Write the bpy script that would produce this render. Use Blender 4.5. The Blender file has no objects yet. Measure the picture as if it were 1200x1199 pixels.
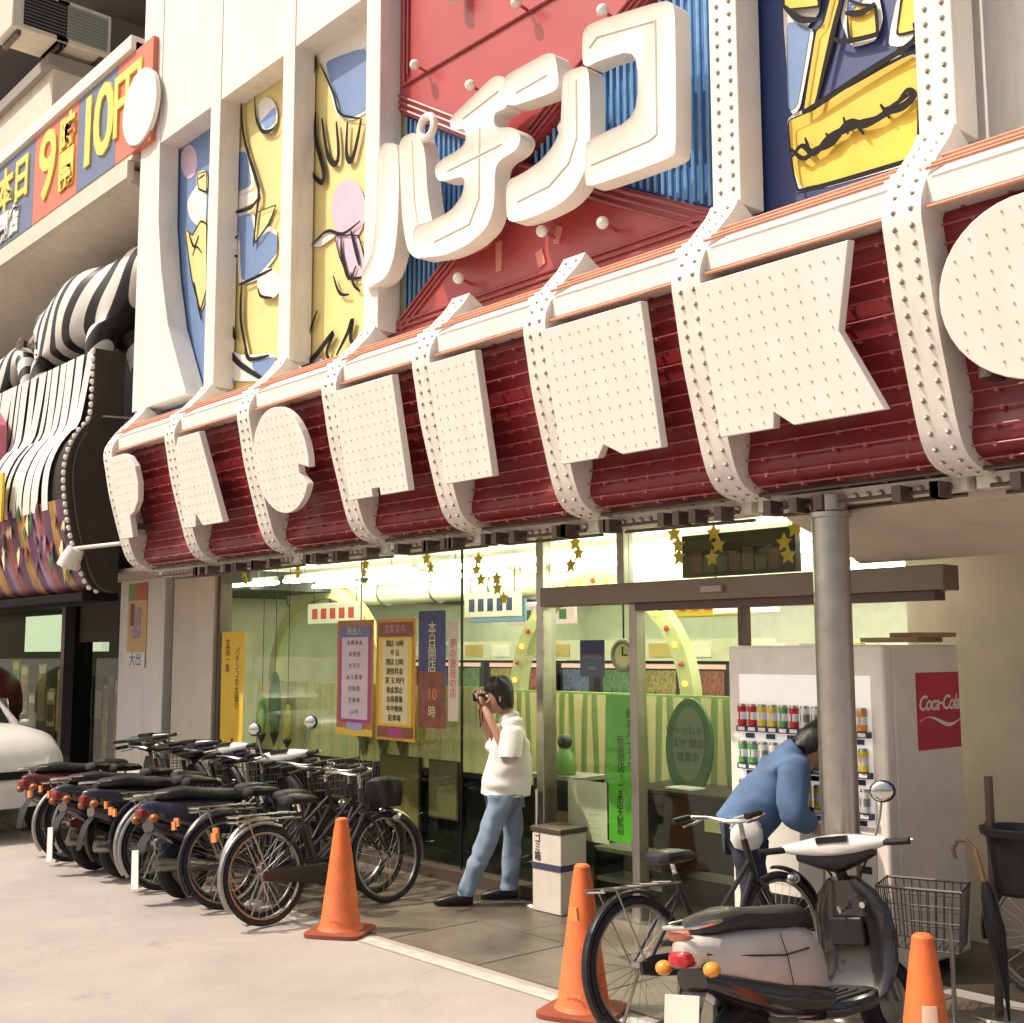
import bpy, bmesh, math, random
from mathutils import Vector, Matrix
random.seed(7)
R = math.radians
scene = bpy.context.scene
COL = scene.collection

# ------------------------------------------------------------------ camera, sky, sun, exposure
CAMH, FPX, YAW, PIT, ROL = 1.88, 1400.0, 41.664, 6.682, -0.179
_a, _p, _r = R(YAW), R(PIT), R(ROL)
CF = Vector((-math.cos(_a) * math.cos(_p), math.sin(_a) * math.cos(_p), math.sin(_p)))
_r0 = Vector((math.sin(_a), math.cos(_a), 0)); _u0 = _r0.cross(CF)
CR = math.cos(_r) * _r0 + math.sin(_r) * _u0
CU = -math.sin(_r) * _r0 + math.cos(_r) * _u0
CO = Vector((0, 0, CAMH))
cam = bpy.data.cameras.new("camera"); camo = bpy.data.objects.new("camera", cam); COL.objects.link(camo)
cam.sensor_fit = 'HORIZONTAL'; cam.sensor_width = 36; cam.lens = 36 * FPX / 1200
cam.clip_start = 0.05; cam.clip_end = 2000
mx = Matrix((CR, CU, -CF)).transposed().to_4x4(); mx.translation = CO
camo.matrix_world = mx; scene.camera = camo

SUN_EL, SUN_AZ = 53.0, 37.0            # azimuth: degrees left of the facade's outward normal
sd = Vector((-math.sin(R(SUN_AZ)) * math.cos(R(SUN_EL)), -math.cos(R(SUN_AZ)) * math.cos(R(SUN_EL)), math.sin(R(SUN_EL))))
world = bpy.data.worlds.new("World"); scene.world = world; world.use_nodes = True
wn = world.node_tree; wn.nodes.clear()
sky = wn.nodes.new('ShaderNodeTexSky'); sky.sky_type = 'NISHITA'; sky.sun_disc = False
sky.sun_elevation = R(SUN_EL); sky.sun_rotation = math.atan2(sd.x, sd.y)
sky.air_density = 1.2; sky.dust_density = 7.0; sky.ozone_density = 0.4
bg = wn.nodes.new('ShaderNodeBackground'); bg.inputs[1].default_value = 0.105
wo = wn.nodes.new('ShaderNodeOutputWorld')
wn.links.new(sky.outputs[0], bg.inputs[0]); wn.links.new(bg.outputs[0], wo.inputs[0])
sl = bpy.data.lights.new("sun", 'SUN'); sl.energy = 3.2; sl.angle = R(0.6); sl.color = (1, .90, .77)
so = bpy.data.objects.new("sun", sl); COL.objects.link(so)
so.rotation_euler = sd.to_track_quat('Z', 'Y').to_euler()
scene.view_settings.view_transform = 'Standard'; scene.view_settings.look = 'None'
scene.view_settings.exposure = 0.45; scene.view_settings.gamma = 1
scene.cycles.max_bounces = 7; scene.cycles.transparent_max_bounces = 12
scene.cycles.use_denoising = True
scene.cycles.sample_clamp_indirect = 6

def ray(x, y): return CF + CR * ((x - 600) / FPX) - CU * ((y - 599.5) / FPX)
def PY(x, y, Y):                       # photo pixel -> point on the facade-parallel plane at depth Y
    d = ray(x, y); return CO + d * (Y / d.y)
def PZ(x, y, Z=0):                     # photo pixel -> point at height Z
    d = ray(x, y); return CO + d * ((Z - CAMH) / d.z)

# ------------------------------------------------------------------ materials
MATS = {}
SPEC = {'art_black': .08, 'black_matte': .1, 'black_plastic': .35, 'poster_ink': .1, 'dark_brown_panel': .25}
def M(name, col, rough=.5, metal=0., var=.08, scale=5., bump=0., bscale=40., coat=0., emit=None, es=0., dirt=0., sheen=0.):
    if name in MATS: return MATS[name]
    m = bpy.data.materials.new(name); m.use_nodes = True; nt = m.node_tree; N = nt.nodes; L = nt.links
    b = N['Principled BSDF']
    b.inputs['Roughness'].default_value = rough; b.inputs['Metallic'].default_value = metal
    b.inputs['Coat Weight'].default_value = coat; b.inputs['Specular IOR Level'].default_value = SPEC.get(name, .5)
    if sheen: b.inputs['Sheen Weight'].default_value = sheen
    tc = N.new('ShaderNodeTexCoord')
    n = N.new('ShaderNodeTexNoise'); n.inputs['Scale'].default_value = scale; n.inputs['Detail'].default_value = 6
    L.new(tc.outputs['Object'], n.inputs['Vector'])
    mr = N.new('ShaderNodeMapRange'); mr.inputs[1].default_value = .25; mr.inputs[2].default_value = .75
    mr.inputs[3].default_value = 1 - var; mr.inputs[4].default_value = 1 + var
    L.new(n.outputs['Fac'], mr.inputs[0])
    hs = N.new('ShaderNodeHueSaturation'); hs.inputs['Color'].default_value = (*col, 1)
    L.new(mr.outputs[0], hs.inputs['Value']); outc = hs.outputs[0]
    if dirt:
        n2 = N.new('ShaderNodeTexNoise'); n2.inputs['Scale'].default_value = 1.7; n2.inputs['Detail'].default_value = 9; n2.inputs['Roughness'].default_value = .7
        mp = N.new('ShaderNodeMapping'); mp.inputs['Scale'].default_value = (3, 3, .5)
        L.new(tc.outputs['Object'], mp.inputs[0]); L.new(mp.outputs[0], n2.inputs['Vector'])
        r2 = N.new('ShaderNodeMapRange'); r2.inputs[1].default_value = .52; r2.inputs[2].default_value = .78; r2.inputs[3].default_value = 0; r2.inputs[4].default_value = dirt
        L.new(n2.outputs['Fac'], r2.inputs[0])
        mixd = N.new('ShaderNodeMixRGB'); mixd.inputs[2].default_value = (.16, .12, .09, 1)
        L.new(r2.outputs[0], mixd.inputs[0]); L.new(outc, mixd.inputs[1]); outc = mixd.outputs[0]
    L.new(outc, b.inputs['Base Color'])
    rr = N.new('ShaderNodeMapRange'); rr.inputs[3].default_value = max(.02, rough - .08); rr.inputs[4].default_value = min(1, rough + .1)
    L.new(n.outputs['Fac'], rr.inputs[0]); L.new(rr.outputs[0], b.inputs['Roughness'])
    if bump:
        n3 = N.new('ShaderNodeTexNoise'); n3.inputs['Scale'].default_value = bscale; n3.inputs['Detail'].default_value = 5
        L.new(tc.outputs['Object'], n3.inputs['Vector'])
        bp = N.new('ShaderNodeBump'); bp.inputs['Strength'].default_value = bump; bp.inputs['Distance'].default_value = .01
        L.new(n3.outputs['Fac'], bp.inputs['Height']); L.new(bp.outputs[0], b.inputs['Normal'])
    if emit:
        b.inputs['Emission Color'].default_value = (*emit, 1); b.inputs['Emission Strength'].default_value = es
    MATS[name] = m; return m

WHITE = M('cream_paint', (.75, .705, .635), .55, dirt=.34, var=.05)
WHITE2 = M('plate_paint', (.77, .725, .655), .5, dirt=.12, var=.03)
BULB = M('bulb_glass', (.80, .73, .63), .25, var=.02)
SOCK = M('bulb_socket', (.22, .18, .14), .6)
SOCK2 = M('plate_socket', (.42, .35, .27), .6)
RED = M('red_enamel', (.20, .018, .022), .35, dirt=.2, var=.18, scale=3)
REDP = M('sign_red', (.40, .06, .06), .32, dirt=.15, var=.12, scale=2)
TUBE = M('neon_tube_glass', (.36, .085, .08), .25, var=.1)
BLUE = M('sign_blue', (.05, .18, .44), .4, var=.2, scale=8)
BLUET = M('blue_tube', (.24, .46, .72), .3, var=.15, scale=9)
ART = {'b': M('art_blue', (.16, .25, .45), .5), 'y': M('art_yellow', (.74, .61, .25), .5), 'yy': M('art_deep_yellow', (.75, .50, .05), .5),
       'k': M('art_black', (.02, .018, .018), .5), 'w': M('art_white', (.78, .75, .68), .5), 'p': M('art_pink', (.62, .46, .56), .5),
       'n': M('art_navy', (.035, .055, .17), .5), 'v': M('art_violet', (.36, .34, .55), .5), 'r': M('art_red', (.55, .06, .06), .5), 'o': M('art_orange', (.70, .24, .06), .5),
       'g': M('art_green', (.10, .36, .05), .5), 'dg': M('art_dark_green', (.03, .12, .03), .5), 'lg': M('art_pale_green', (.48, .62, .36), .5),
       'm': M('art_magenta', (.36, .05, .20), .5), 'br': M('art_brown', (.22, .08, .035), .5), 'c': M('art_cream', (.74, .64, .36), .5), 'lb': M('art_light_blue', (.2, .34, .6), .5)}
STEEL = M('brushed_steel', (.48, .45, .41), .30, 1, var=.1, scale=12)
ALU = M('aluminium_frame', (.36, .33, .30), .38, .9, var=.08)
DARKBR = M('brown_metal', (.10, .07, .055), .45, .3)
BEIGE = M('beige_plaster', (.55, .47, .38), .7, dirt=.25, bump=.15)
BLACK = M('black_plastic', (.014, .013, .013), .38, var=.2)
RUBBER = M('tyre_rubber', (.016, .015, .015), .75, var=.2, bump=.3)
CHROME = M('chrome', (.65, .63, .6), .16, 1, var=.05)
DCH = M('dull_chrome', (.36, .34, .31), .35, 1, var=.12)
DARKSIDE = M('dark_brown_panel', (.035, .028, .022), .6, var=.2)
MATTEBLK = M('black_matte', (.01, .009, .009), .8)  # plain matte black for joints, seams and dark parts
CONE = M('cone_orange', (.74, .15, .035), .55, var=.18, scale=9, dirt=.6)
CONEB = M('cone_base', (.24, .05, .02), .7, dirt=.4)
SKIN = M('skin', (.42, .22, .14), .5, var=.06)
HAIR = M('black_hair', (.012, .01, .009), .5, var=.3, scale=60, bump=.5)
TEE = M('white_cotton', (.74, .70, .65), .85, var=.04, scale=9, bump=.25, bscale=14)
JEAN = M('washed_denim', (.21, .28, .37), .85, var=.25, scale=10, bump=.3, bscale=20)
DJEAN = M('dark_denim', (.025, .032, .055), .85, var=.3, scale=10, bump=.3, bscale=20)
CHAM = M('blue_chambray', (.075, .135, .25), .8, var=.22, scale=8, bump=.35, bscale=12)
def glassmat(name, tint, refl):
    m = bpy.data.materials.new(name); m.use_nodes = True; nt = m.node_tree; N = nt.nodes; L = nt.links
    N.remove(N['Principled BSDF']); out = N['Material Output']
    t = N.new('ShaderNodeBsdfTransparent'); t.inputs[0].default_value = (*tint, 1)
    g = N.new('ShaderNodeBsdfGlossy'); g.inputs['Roughness'].default_value = .015; g.inputs['Color'].default_value = (.95, .97, .95, 1)
    lw = N.new('ShaderNodeLayerWeight'); lw.inputs['Blend'].default_value = .5
    pw = N.new('ShaderNodeMath'); pw.operation = 'POWER'; pw.inputs[1].default_value = 4.; L.new(lw.outputs['Facing'], pw.inputs[0])
    fr = N.new('ShaderNodeMath'); fr.operation = 'MULTIPLY_ADD'; fr.inputs[1].default_value = refl; fr.inputs[2].default_value = .025; L.new(pw.outputs[0], fr.inputs[0])
    mixs = N.new('ShaderNodeMixShader')
    L.new(fr.outputs[0], mixs.inputs[0]); L.new(t.outputs[0], mixs.inputs[1]); L.new(g.outputs[0], mixs.inputs[2]); L.new(mixs.outputs[0], out.inputs[0])
    MATS[name] = m; return m
GLASS = glassmat('window_glass', (.92, .97, .88), .20)

# ------------------------------------------------------------------ mesh helpers
class MB:
    def __init__(s): s.v = []; s.f = []
    def add(s, vs, fs):
        o = len(s.v); s.v += [tuple(p) for p in vs]; s.f += [tuple(i + o for i in f) for f in fs]; return s
    def box(s, a, b):
        x0, x1 = sorted((a[0], b[0])); y0, y1 = sorted((a[1], b[1])); z0, z1 = sorted((a[2], b[2]))
        return s.add([(x0,y0,z0),(x1,y0,z0),(x1,y1,z0),(x0,y1,z0),(x0,y0,z1),(x1,y0,z1),(x1,y1,z1),(x0,y1,z1)],
                     [(0,3,2,1),(4,5,6,7),(0,1,5,4),(1,2,6,5),(2,3,7,6),(3,0,4,7)])
    def tube(s, pts, r, n=8, closed=False, caps=True):
        pts = [Vector(p) for p in pts]; k = len(pts); rs = r if isinstance(r, (list, tuple)) else [r] * k
        prev = None; vs = []
        for i, p in enumerate(pts):
            if closed: t = pts[(i + 1) % k] - pts[i - 1]
            else: t = pts[min(i + 1, k - 1)] - pts[max(i - 1, 0)]
            t.normalize()
            if prev is None:
                ref = Vector((0, 0, 1)) if abs(t.z) < .9 else Vector((1, 0, 0)); a = t.cross(ref).normalized()
            else:
                a = prev - t * prev.dot(t); a.normalize()
            prev = a; b = t.cross(a)
            for j in range(n):
                w = 2 * math.pi * j / n; vs.append(p + (a * math.cos(w) + b * math.sin(w)) * rs[i])
        fs = []
        for i in range(k if closed else k - 1):
            for j in range(n):
                i2 = (i + 1) % k; fs.append((i*n+j, i*n+(j+1)%n, i2*n+(j+1)%n, i2*n+j))
        if caps and not closed: fs += [tuple(range(n-1, -1, -1)), tuple((k-1)*n + j for j in range(n))]
        return s.add(vs, fs)
    def torus(s, c, R0, r, axis=(1, 0, 0), n=36, m=8, a0=0, a1=360):
        ax = Vector(axis).normalized(); ref = Vector((0, 0, 1)) if abs(ax.z) < .9 else Vector((1, 0, 0))
        u = ax.cross(ref).normalized(); v = ax.cross(u); c = Vector(c); full = abs(a1 - a0) >= 360
        pts = [c + (u * math.cos(R(a0 + (a1-a0)*i/n)) + v * math.sin(R(a0 + (a1-a0)*i/n))) * R0 for i in range(n if full else n + 1)]
        return s.tube(pts, r, m, closed=full)
    def sphere(s, c, r, n=10, m=6, sc=(1, 1, 1), rot=None):
        vs = []; fs = []
        for i in range(m + 1):
            t = math.pi * i / m
            for j in range(n):
                w = 2 * math.pi * j / n; p = Vector((r*sc[0]*math.sin(t)*math.cos(w), r*sc[1]*math.sin(t)*math.sin(w), r*sc[2]*math.cos(t)))
                if rot: p = rot @ p
                vs.append(p + Vector(c))
        for i in range(m):
            for j in range(n): fs.append((i*n+j, (i+1)*n+j, (i+1)*n+(j+1)%n, i*n+(j+1)%n))
        return s.add(vs, fs)
    def lathe(s, prof, c=(0, 0, 0), n=24):
        vs = []; fs = []; c = Vector(c)
        for r, z in prof:
            for j in range(n):
                w = 2*math.pi*j/n; vs.append(c + Vector((r*math.cos(w), r*math.sin(w), z)))
        for i in range(len(prof)-1):
            for j in range(n): fs.append((i*n+j, i*n+(j+1)%n, (i+1)*n+(j+1)%n, (i+1)*n+j))
        fs += [tuple(range(n-1,-1,-1)), tuple((len(prof)-1)*n+j for j in range(n))]
        return s.add(vs, fs)
    def loft(s, rings, caps=True):
        n = len(rings[0]); vs = [p for r in rings for p in r]; fs = []
        for i in range(len(rings)-1):
            for j in range(n): fs.append((i*n+j, i*n+(j+1)%n, (i+1)*n+(j+1)%n, (i+1)*n+j))
        if caps: fs += [tuple(range(n-1,-1,-1)), tuple((len(rings)-1)*n+j for j in range(n))]
        return s.add(vs, fs)
    def prism(s, poly, off):               # poly: list of 3D points (planar), extruded by vector off
        n = len(poly); off = Vector(off); a = [Vector(p) for p in poly]; b = [p + off for p in a]
        return s.add(a + b, [tuple(range(n)), tuple(range(2*n-1, n-1, -1))] + [(i, n+i, n+(i+1)%n, (i+1)%n) for i in range(n)])
    def mesh(s, name, mat=None, smooth=35):
        me = bpy.data.meshes.new(name); me.from_pydata(s.v, [], s.f)
        bm = bmesh.new(); bm.from_mesh(me); bmesh.ops.recalc_face_normals(bm, faces=bm.faces); bm.to_mesh(me); bm.free()
        if smooth:
            me.polygons.foreach_set('use_smooth', [True] * len(me.polygons)); me.set_sharp_from_angle(angle=R(smooth))
        if mat: me.materials.append(mat)
        return me
def sring(c, a, b, ax, ay, n=16, e=2.6, flat=None):     # superellipse ring, centre c, half sizes a,b on axes ax,ay
    out = []
    for j in range(n):
        w = 2*math.pi*j/n; cw, sw = math.cos(w), math.sin(w)
        out.append(Vector(c) + Vector(ax)*(a*math.copysign(abs(cw)**(2/e), cw)) + Vector(ay)*(b*math.copysign(abs(sw)**(2/e), sw)))
    return out

def tag(o, label=None, cat=None, group=None, kind=None):
    if label: o['label'] = label
    if cat: o['category'] = cat
    if group: o['group'] = group
    if kind: o['kind'] = kind
    return o
def ob(name, mb, mat, parent=None, label=None, cat=None, group=None, kind=None, smooth=35, bevel=0):
    me = mb if isinstance(mb, bpy.types.Mesh) else mb.mesh(name, mat, smooth)
    o = bpy.data.objects.new(name, me); COL.objects.link(o)
    if parent: o.parent = parent
    if bevel:
        bv = o.modifiers.new('bevel', 'BEVEL'); bv.width = bevel; bv.segments = 2; bv.limit_method = 'ANGLE'; bv.angle_limit = R(40)
    return tag(o, label, cat, group, kind)
def empty(name, loc=(0, 0, 0), rz=0, label=None, cat=None, group=None, rot=None):
    o = bpy.data.objects.new(name, None); COL.objects.link(o); o.location = loc
    o.rotation_euler = rot if rot else (0, 0, rz); o.empty_display_size = .1
    return tag(o, label, cat, group)
def inst(name, me, parent, loc=(0,0,0), rot=None, scale=None):
    o = bpy.data.objects.new(name, me); COL.objects.link(o); o.parent = parent; o.location = loc
    if rot: o.rotation_euler = rot
    if scale: o.scale = scale
    return o
def copy_tree(o, parent=None):
    c = o.copy(); COL.objects.link(c); c.parent = parent
    for ch in list(o.children): copy_tree(ch, c)
    return c
def box(name, a, b, mat, parent=None, bevel=0, **k): return ob(name, MB().box(a, b), mat, parent, bevel=bevel, smooth=0 if not bevel else 35, **k)

TXT = {}
def textmesh(s, size, mat, extrude=.001, spacing=1., line=1., shear=0., bold=0.):
    key = (s, size, mat.name, extrude, spacing, line, shear, bold)
    if key in TXT: return TXT[key]
    cu = bpy.data.curves.new('lettering', 'FONT'); cu.body = s; cu.size = size; cu.extrude = extrude
    cu.align_x = 'CENTER'; cu.align_y = 'CENTER'; cu.space_character = spacing; cu.space_line = line; cu.shear = shear; cu.offset = bold
    cu.resolution_u = 3
    o = bpy.data.objects.new('tmp', cu); COL.objects.link(o)
    dg = bpy.context.evaluated_depsgraph_get(); me = bpy.data.meshes.new_from_object(o.evaluated_get(dg))
    bpy.data.objects.remove(o); me.name = 'lettering'; me.materials.clear(); me.materials.append(mat)
    TXT[key] = me; return me
FACE_Y = (R(90), 0, 0); FACE_X = (R(90), 0, R(90))

def smoothpoly(pts, k=4):
    n = len(pts); out = []
    for i in range(n):
        p0, p1, p2, p3 = pts[i-1], pts[i], pts[(i+1) % n], pts[(i+2) % n]
        for j in range(k):
            t = j / k
            out.append(tuple(.5*((2*p1[c]) + (-p0[c]+p2[c])*t + (2*p0[c]-5*p1[c]+4*p2[c]-p3[c])*t*t + (-p0[c]+3*p1[c]-3*p2[c]+p3[c])*t**3) for c in (0, 1)))
    return out
def chaikin(pts, q=.18, it=2):
    for _ in range(it):
        out = []
        for i in range(len(pts)):
            a, b = pts[i], pts[(i+1) % len(pts)]
            out += [(a[0]+(b[0]-a[0])*q, a[1]+(b[1]-a[1])*q), (b[0]-(b[0]-a[0])*q, b[1]-(b[1]-a[1])*q)]
        pts = out; q = .25
    return pts
def opencurve(pts, k=5):
    if len(pts) < 3: return [(pts[0][0]+(pts[-1][0]-pts[0][0])*i/k, pts[0][1]+(pts[-1][1]-pts[0][1])*i/k) for i in range(k+1)]
    out = []
    for i in range(len(pts)-1):
        p0 = pts[max(i-1,0)]; p1 = pts[i]; p2 = pts[i+1]; p3 = pts[min(i+2,len(pts)-1)]
        for j in range(k):
            t = j/k; out.append(tuple(.5*((2*p1[c]) + (-p0[c]+p2[c])*t + (2*p0[c]-5*p1[c]+4*p2[c]-p3[c])*t*t + (-p0[c]+3*p1[c]-3*p2[c]+p3[c])*t**3) for c in (0,1)))
    return out + [pts[-1]]
def cropmap(ox, oy, s): return lambda pts: [(ox + x/s, oy + y/s) for x, y in pts]
C1 = cropmap(0, 0, 2.6644); C2 = cropmap(400, 0, 2.6644); C3 = cropmap(750, 0, 2.6644); C6 = cropmap(750, 250, 2.6644)
def art(name, parent, pts, Y, mat, smooth=False, th=.003):
    pts = smoothpoly(pts) if smooth else (chaikin(pts, .12, 2) if len(pts) < 18 and Y > 5.45 and Y < 5.6 else pts)
    return ob(name, MB().prism([PY(x, y, Y) for x, y in pts], (0, th, 0)), mat, parent, smooth=0)
def stroke(parent, pts, Y, w, mat=None, name='outline'):
    pts = opencurve(pts)
    p = [PY(x, y, Y) for x, y in pts]; L_, R_ = [], []
    for i in range(len(p)):
        t = (p[min(i+1, len(p)-1)] - p[max(i-1, 0)]).normalized(); nrm = Vector((t.z, 0, -t.x))
        ww = w * (.35 + .65*math.sin(math.pi*(i+.6)/(len(p)+.2)))
        L_.append(p[i] + nrm*ww/2); R_.append(p[i] - nrm*ww/2)
    mb = MB(); n = len(p); vs = L_ + R_; mb.add(vs, [(i, i+1, n+i+1, n+i) for i in range(n-1)])
    return ob(name, mb, mat or ART['k'], parent, smooth=0)
def ell(cx, cy, rx, ry, n=20, rot=0): return [(cx + rx*math.cos(2*math.pi*i/n)*math.cos(rot) - ry*math.sin(2*math.pi*i/n)*math.sin(rot), cy + rx*math.cos(2*math.pi*i/n)*math.sin(rot) + ry*math.sin(2*math.pi*i/n)*math.cos(rot)) for i in range(n)]

# ------------------------------------------------------------------ ground
def ground_material():
    m = bpy.data.materials.new('worn_concrete'); m.use_nodes = True; nt = m.node_tree; N = nt.nodes; L = nt.links; b = N['Principled BSDF']
    tc = N.new('ShaderNodeTexCoord'); prev = None
    cr = N.new('ShaderNodeValToRGB'); n1 = N.new('ShaderNodeTexNoise'); n1.inputs['Scale'].default_value = .9; n1.inputs['Detail'].default_value = 9; n1.inputs['Roughness'].default_value = .62
    L.new(tc.outputs['Object'], n1.inputs[0]); L.new(n1.outputs[0], cr.inputs[0])
    cr.color_ramp.elements[0].position = .3; cr.color_ramp.elements[0].color = (.30, .258, .235, 1); cr.color_ramp.elements[1].position = .72; cr.color_ramp.elements[1].color = (.42, .366, .335, 1)
    n2 = N.new('ShaderNodeTexNoise'); n2.inputs['Scale'].default_value = 90; n2.inputs['Detail'].default_value = 2; L.new(tc.outputs['Object'], n2.inputs[0])
    mp = N.new('ShaderNodeMapRange'); mp.inputs[3].default_value = .78; mp.inputs[4].default_value = 1.2; L.new(n2.outputs[0], mp.inputs[0])
    hs = N.new('ShaderNodeHueSaturation'); L.new(cr.outputs[0], hs.inputs['Color']); L.new(mp.outputs[0], hs.inputs['Value']); 
    n4 = N.new('ShaderNodeTexNoise'); n4.inputs['Scale'].default_value = 2.6; n4.inputs['Detail'].default_value = 8; n4.inputs['Roughness'].default_value = .75; L.new(tc.outputs['Object'], n4.inputs[0])
    r4 = N.new('ShaderNodeMapRange'); r4.inputs[1].default_value = .58; r4.inputs[2].default_value = .75; r4.inputs[4].default_value = .45; L.new(n4.outputs[0], r4.inputs[0])
    m4 = N.new('ShaderNodeMixRGB'); m4.inputs[2].default_value = (.12,.10,.085,1); L.new(r4.outputs[0], m4.inputs[0]); L.new(hs.outputs[0], m4.inputs[1])
    va = N.new('ShaderNodeVectorMath'); va.operation = 'MULTIPLY_ADD'; va.inputs[1].default_value = (.5,.5,.5); L.new(n4.outputs[1], va.inputs[0]); L.new(tc.outputs['Object'], va.inputs[2])
    vo = N.new('ShaderNodeTexVoronoi'); vo.feature = 'DISTANCE_TO_EDGE'; vo.inputs['Scale'].default_value = .42; L.new(va.outputs[0], vo.inputs['Vector'])
    r5 = N.new('ShaderNodeMapRange'); r5.inputs[1].default_value = .0; r5.inputs[2].default_value = .0035; r5.inputs[3].default_value = .22; r5.inputs[4].default_value = 0; L.new(vo.outputs['Distance'], r5.inputs[0])
    m5 = N.new('ShaderNodeMixRGB'); m5.inputs[2].default_value = (.07,.06,.05,1); L.new(r5.outputs[0], m5.inputs[0]); L.new(m4.outputs[0], m5.inputs[1]); L.new(m5.outputs[0], b.inputs['Base Color'])
    b.inputs['Roughness'].default_value = .85
    bp = N.new('ShaderNodeBump'); bp.inputs['Strength'].default_value = .35; bp.inputs['Distance'].default_value = .006; L.new(n2.outputs[0], bp.inputs['Height']); L.new(bp.outputs[0], b.inputs['Normal'])
    return m
GROUND = ground_material()
ob('road', MB().add([(-400,-400,0),(400,-400,0),(400,400,0),(-400,400,0)], [(0,1,2,3)]), GROUND, kind='structure', smooth=0)
def pave_material():
    m = GROUND.copy(); m.name = 'shaded_brown_paving'; N = m.node_tree.nodes  # brown paving, its colour darkened further to carry the shade before the door
    for n in N:
        if n.type == 'VALTORGB': n.color_ramp.elements[0].color = (.085, .064, .048, 1); n.color_ramp.elements[1].color = (.22, .178, .142, 1); n.color_ramp.elements[0].position = .38; n.color_ramp.elements[1].position = .62
        if n.type == 'BSDF_PRINCIPLED': n.inputs['Roughness'].default_value = .34
    return m
PAVE = pave_material()
pav = tag(empty('pavement'), kind='structure')
xx = -30.0; i = 0
while xx < 6:                                                    # long cast slabs between the painted line and the shop
    for (y0, y1) in ((4.80, 5.54), (5.55, 6.29)):
        off = .45 if y0 > 5 else 0
        box('slab', (xx + .006 + off, y0, .0), (xx + .9 + off - .006, y1, .012 + random.uniform(-.0015, .0015)), PAVE, pav)
    xx += .9; i += 1
LINE = M('worn_line_paint', (.47, .43, .39), .7, var=.25, scale=9, dirt=.5)
ob('painted_line', MB().add([(-30,4.62,.004),(6,4.62,.004),(6,4.735,.004),(-30,4.735,.004)], [(0,1,2,3)]), LINE, kind='structure', smooth=0)

# ------------------------------------------------------------------ parlour building
GY = 6.40
bld = empty('pachinko_parlour', (-7.5, 6.4, 0), label='cream pachinko parlour with tall pillars above a red ribbed canopy', cat='building')
def bp(name, mb, mat, parent=None, **k):       # part of the building: geometry in world coordinates
    o = ob(name, mb, mat, parent or bld, **k)
    if not parent: o.matrix_parent_inverse = Matrix.Translation((7.5, -6.4, 0))
    return o
RIBS = dict(P=-11.84, A=-10.44, C=-9.06, H=-7.74, I=-6.58, N=-5.42, K=-4.2, O=-2.9)
RIBW = .2
PROF = [(5.28,4.42),(5.22,4.33),(5.07,4.17),(4.96,4.02),(4.92,3.90),(4.95,3.72),(5.0,3.47),(5.09,3.16),(5.16,2.94),(5.22,2.82),(5.32,2.75),(5.5,2.72)]
def dense(prof, step=.03):
    out = []
    for i in range(len(prof)-1):
        p0 = prof[max(i-1,0)]; p1 = prof[i]; p2 = prof[i+1]; p3 = prof[min(i+2,len(prof)-1)]
        k = max(2, int(math.dist(p1, p2)/step))
        for j in range(k):
            t = j/k; out.append(tuple(.5*((2*p1[c]) + (-p0[c]+p2[c])*t + (2*p0[c]-5*p1[c]+4*p2[c]-p3[c])*t*t + (-p0[c]+3*p1[c]-3*p2[c]+p3[c])*t**3) for c in (0,1)))
    out.append(prof[-1]); return out
DP = dense(PROF, .06)
def offset(prof, d):
    out = []
    for i, p in enumerate(prof):
        a = prof[max(i-1,0)]; b = prof[min(i+1,len(prof)-1)]; t = Vector((b[0]-a[0], b[1]-a[1])).normalized()
        out.append((p[0] - t.y*d, p[1] + t.x*d))
    return out
IN = []
for _i, _q in enumerate(offset(DP, .2)):              # the red face sits 0.2 m behind the rib fronts and meets them at the foot
    _t = max(0, min(1, (2.98 - DP[_i][1]) / .26)); _k = 1 - .8 * _t
    IN.append((DP[_i][0] + (_q[0]-DP[_i][0]) * _k, DP[_i][1] + (_q[1]-DP[_i][1]) * _k))
def arclen(prof):
    s = [0]
    for a, b in zip(prof, prof[1:]): s.append(s[-1] + math.dist(a, b))
    return s
def along(prof, s):
    L = arclen(prof)
    for i in range(len(prof)-1):
        if L[i+1] >= s:
            t = (s - L[i])/(L[i+1]-L[i]); a, b = prof[i], prof[i+1]
            tg = Vector((b[0]-a[0], b[1]-a[1])).normalized()
            return (a[0]+(b[0]-a[0])*t, a[1]+(b[1]-a[1])*t), tg
    return prof[-1], Vector((1, 0))
def bulbset(mbB, mbS, pt, nrm, r=.0095):
    nrm = Vector(nrm).normalized(); ref = Vector((1,0,0)) if abs(nrm.x) < .9 else Vector((0,0,1))
    a = nrm.cross(ref).normalized(); b = nrm.cross(a); p = Vector(pt)
    k = 8
    off_ = Vector((.006, 0, -.004)) if r > .008 else Vector()
    mbS.add([p + off_ + nrm*.0025 + (a*math.cos(2*math.pi*j/k) + b*math.sin(2*math.pi*j/k))*r*1.45 for j in range(k)], [tuple(range(k))])
    rings = [[p + nrm*(.003 + r*1.3*h) + (a*math.cos(2*math.pi*j/6) + b*math.sin(2*math.pi*j/6))*r*q for j in range(6)] for h, q in ((0,.8),(.4,.9),(.9,.6),(1.1,.2))]
    mbB.loft(rings)
HASPIL = {'P','A','C','H','K','O'}
canopy = empty('canopy', (-7, 5.3, 2.7), label='dark red canopy with cream bulb-studded curved ribs over the shop front', cat='canopy')
CINV = Matrix.Translation((7, -5.3, -2.7))
def cp(name, mb, mat, parent=None, **k):
    o = ob(name, mb, mat, parent or canopy, **k)
    if not parent: o.matrix_parent_inverse = CINV
    return o
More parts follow.
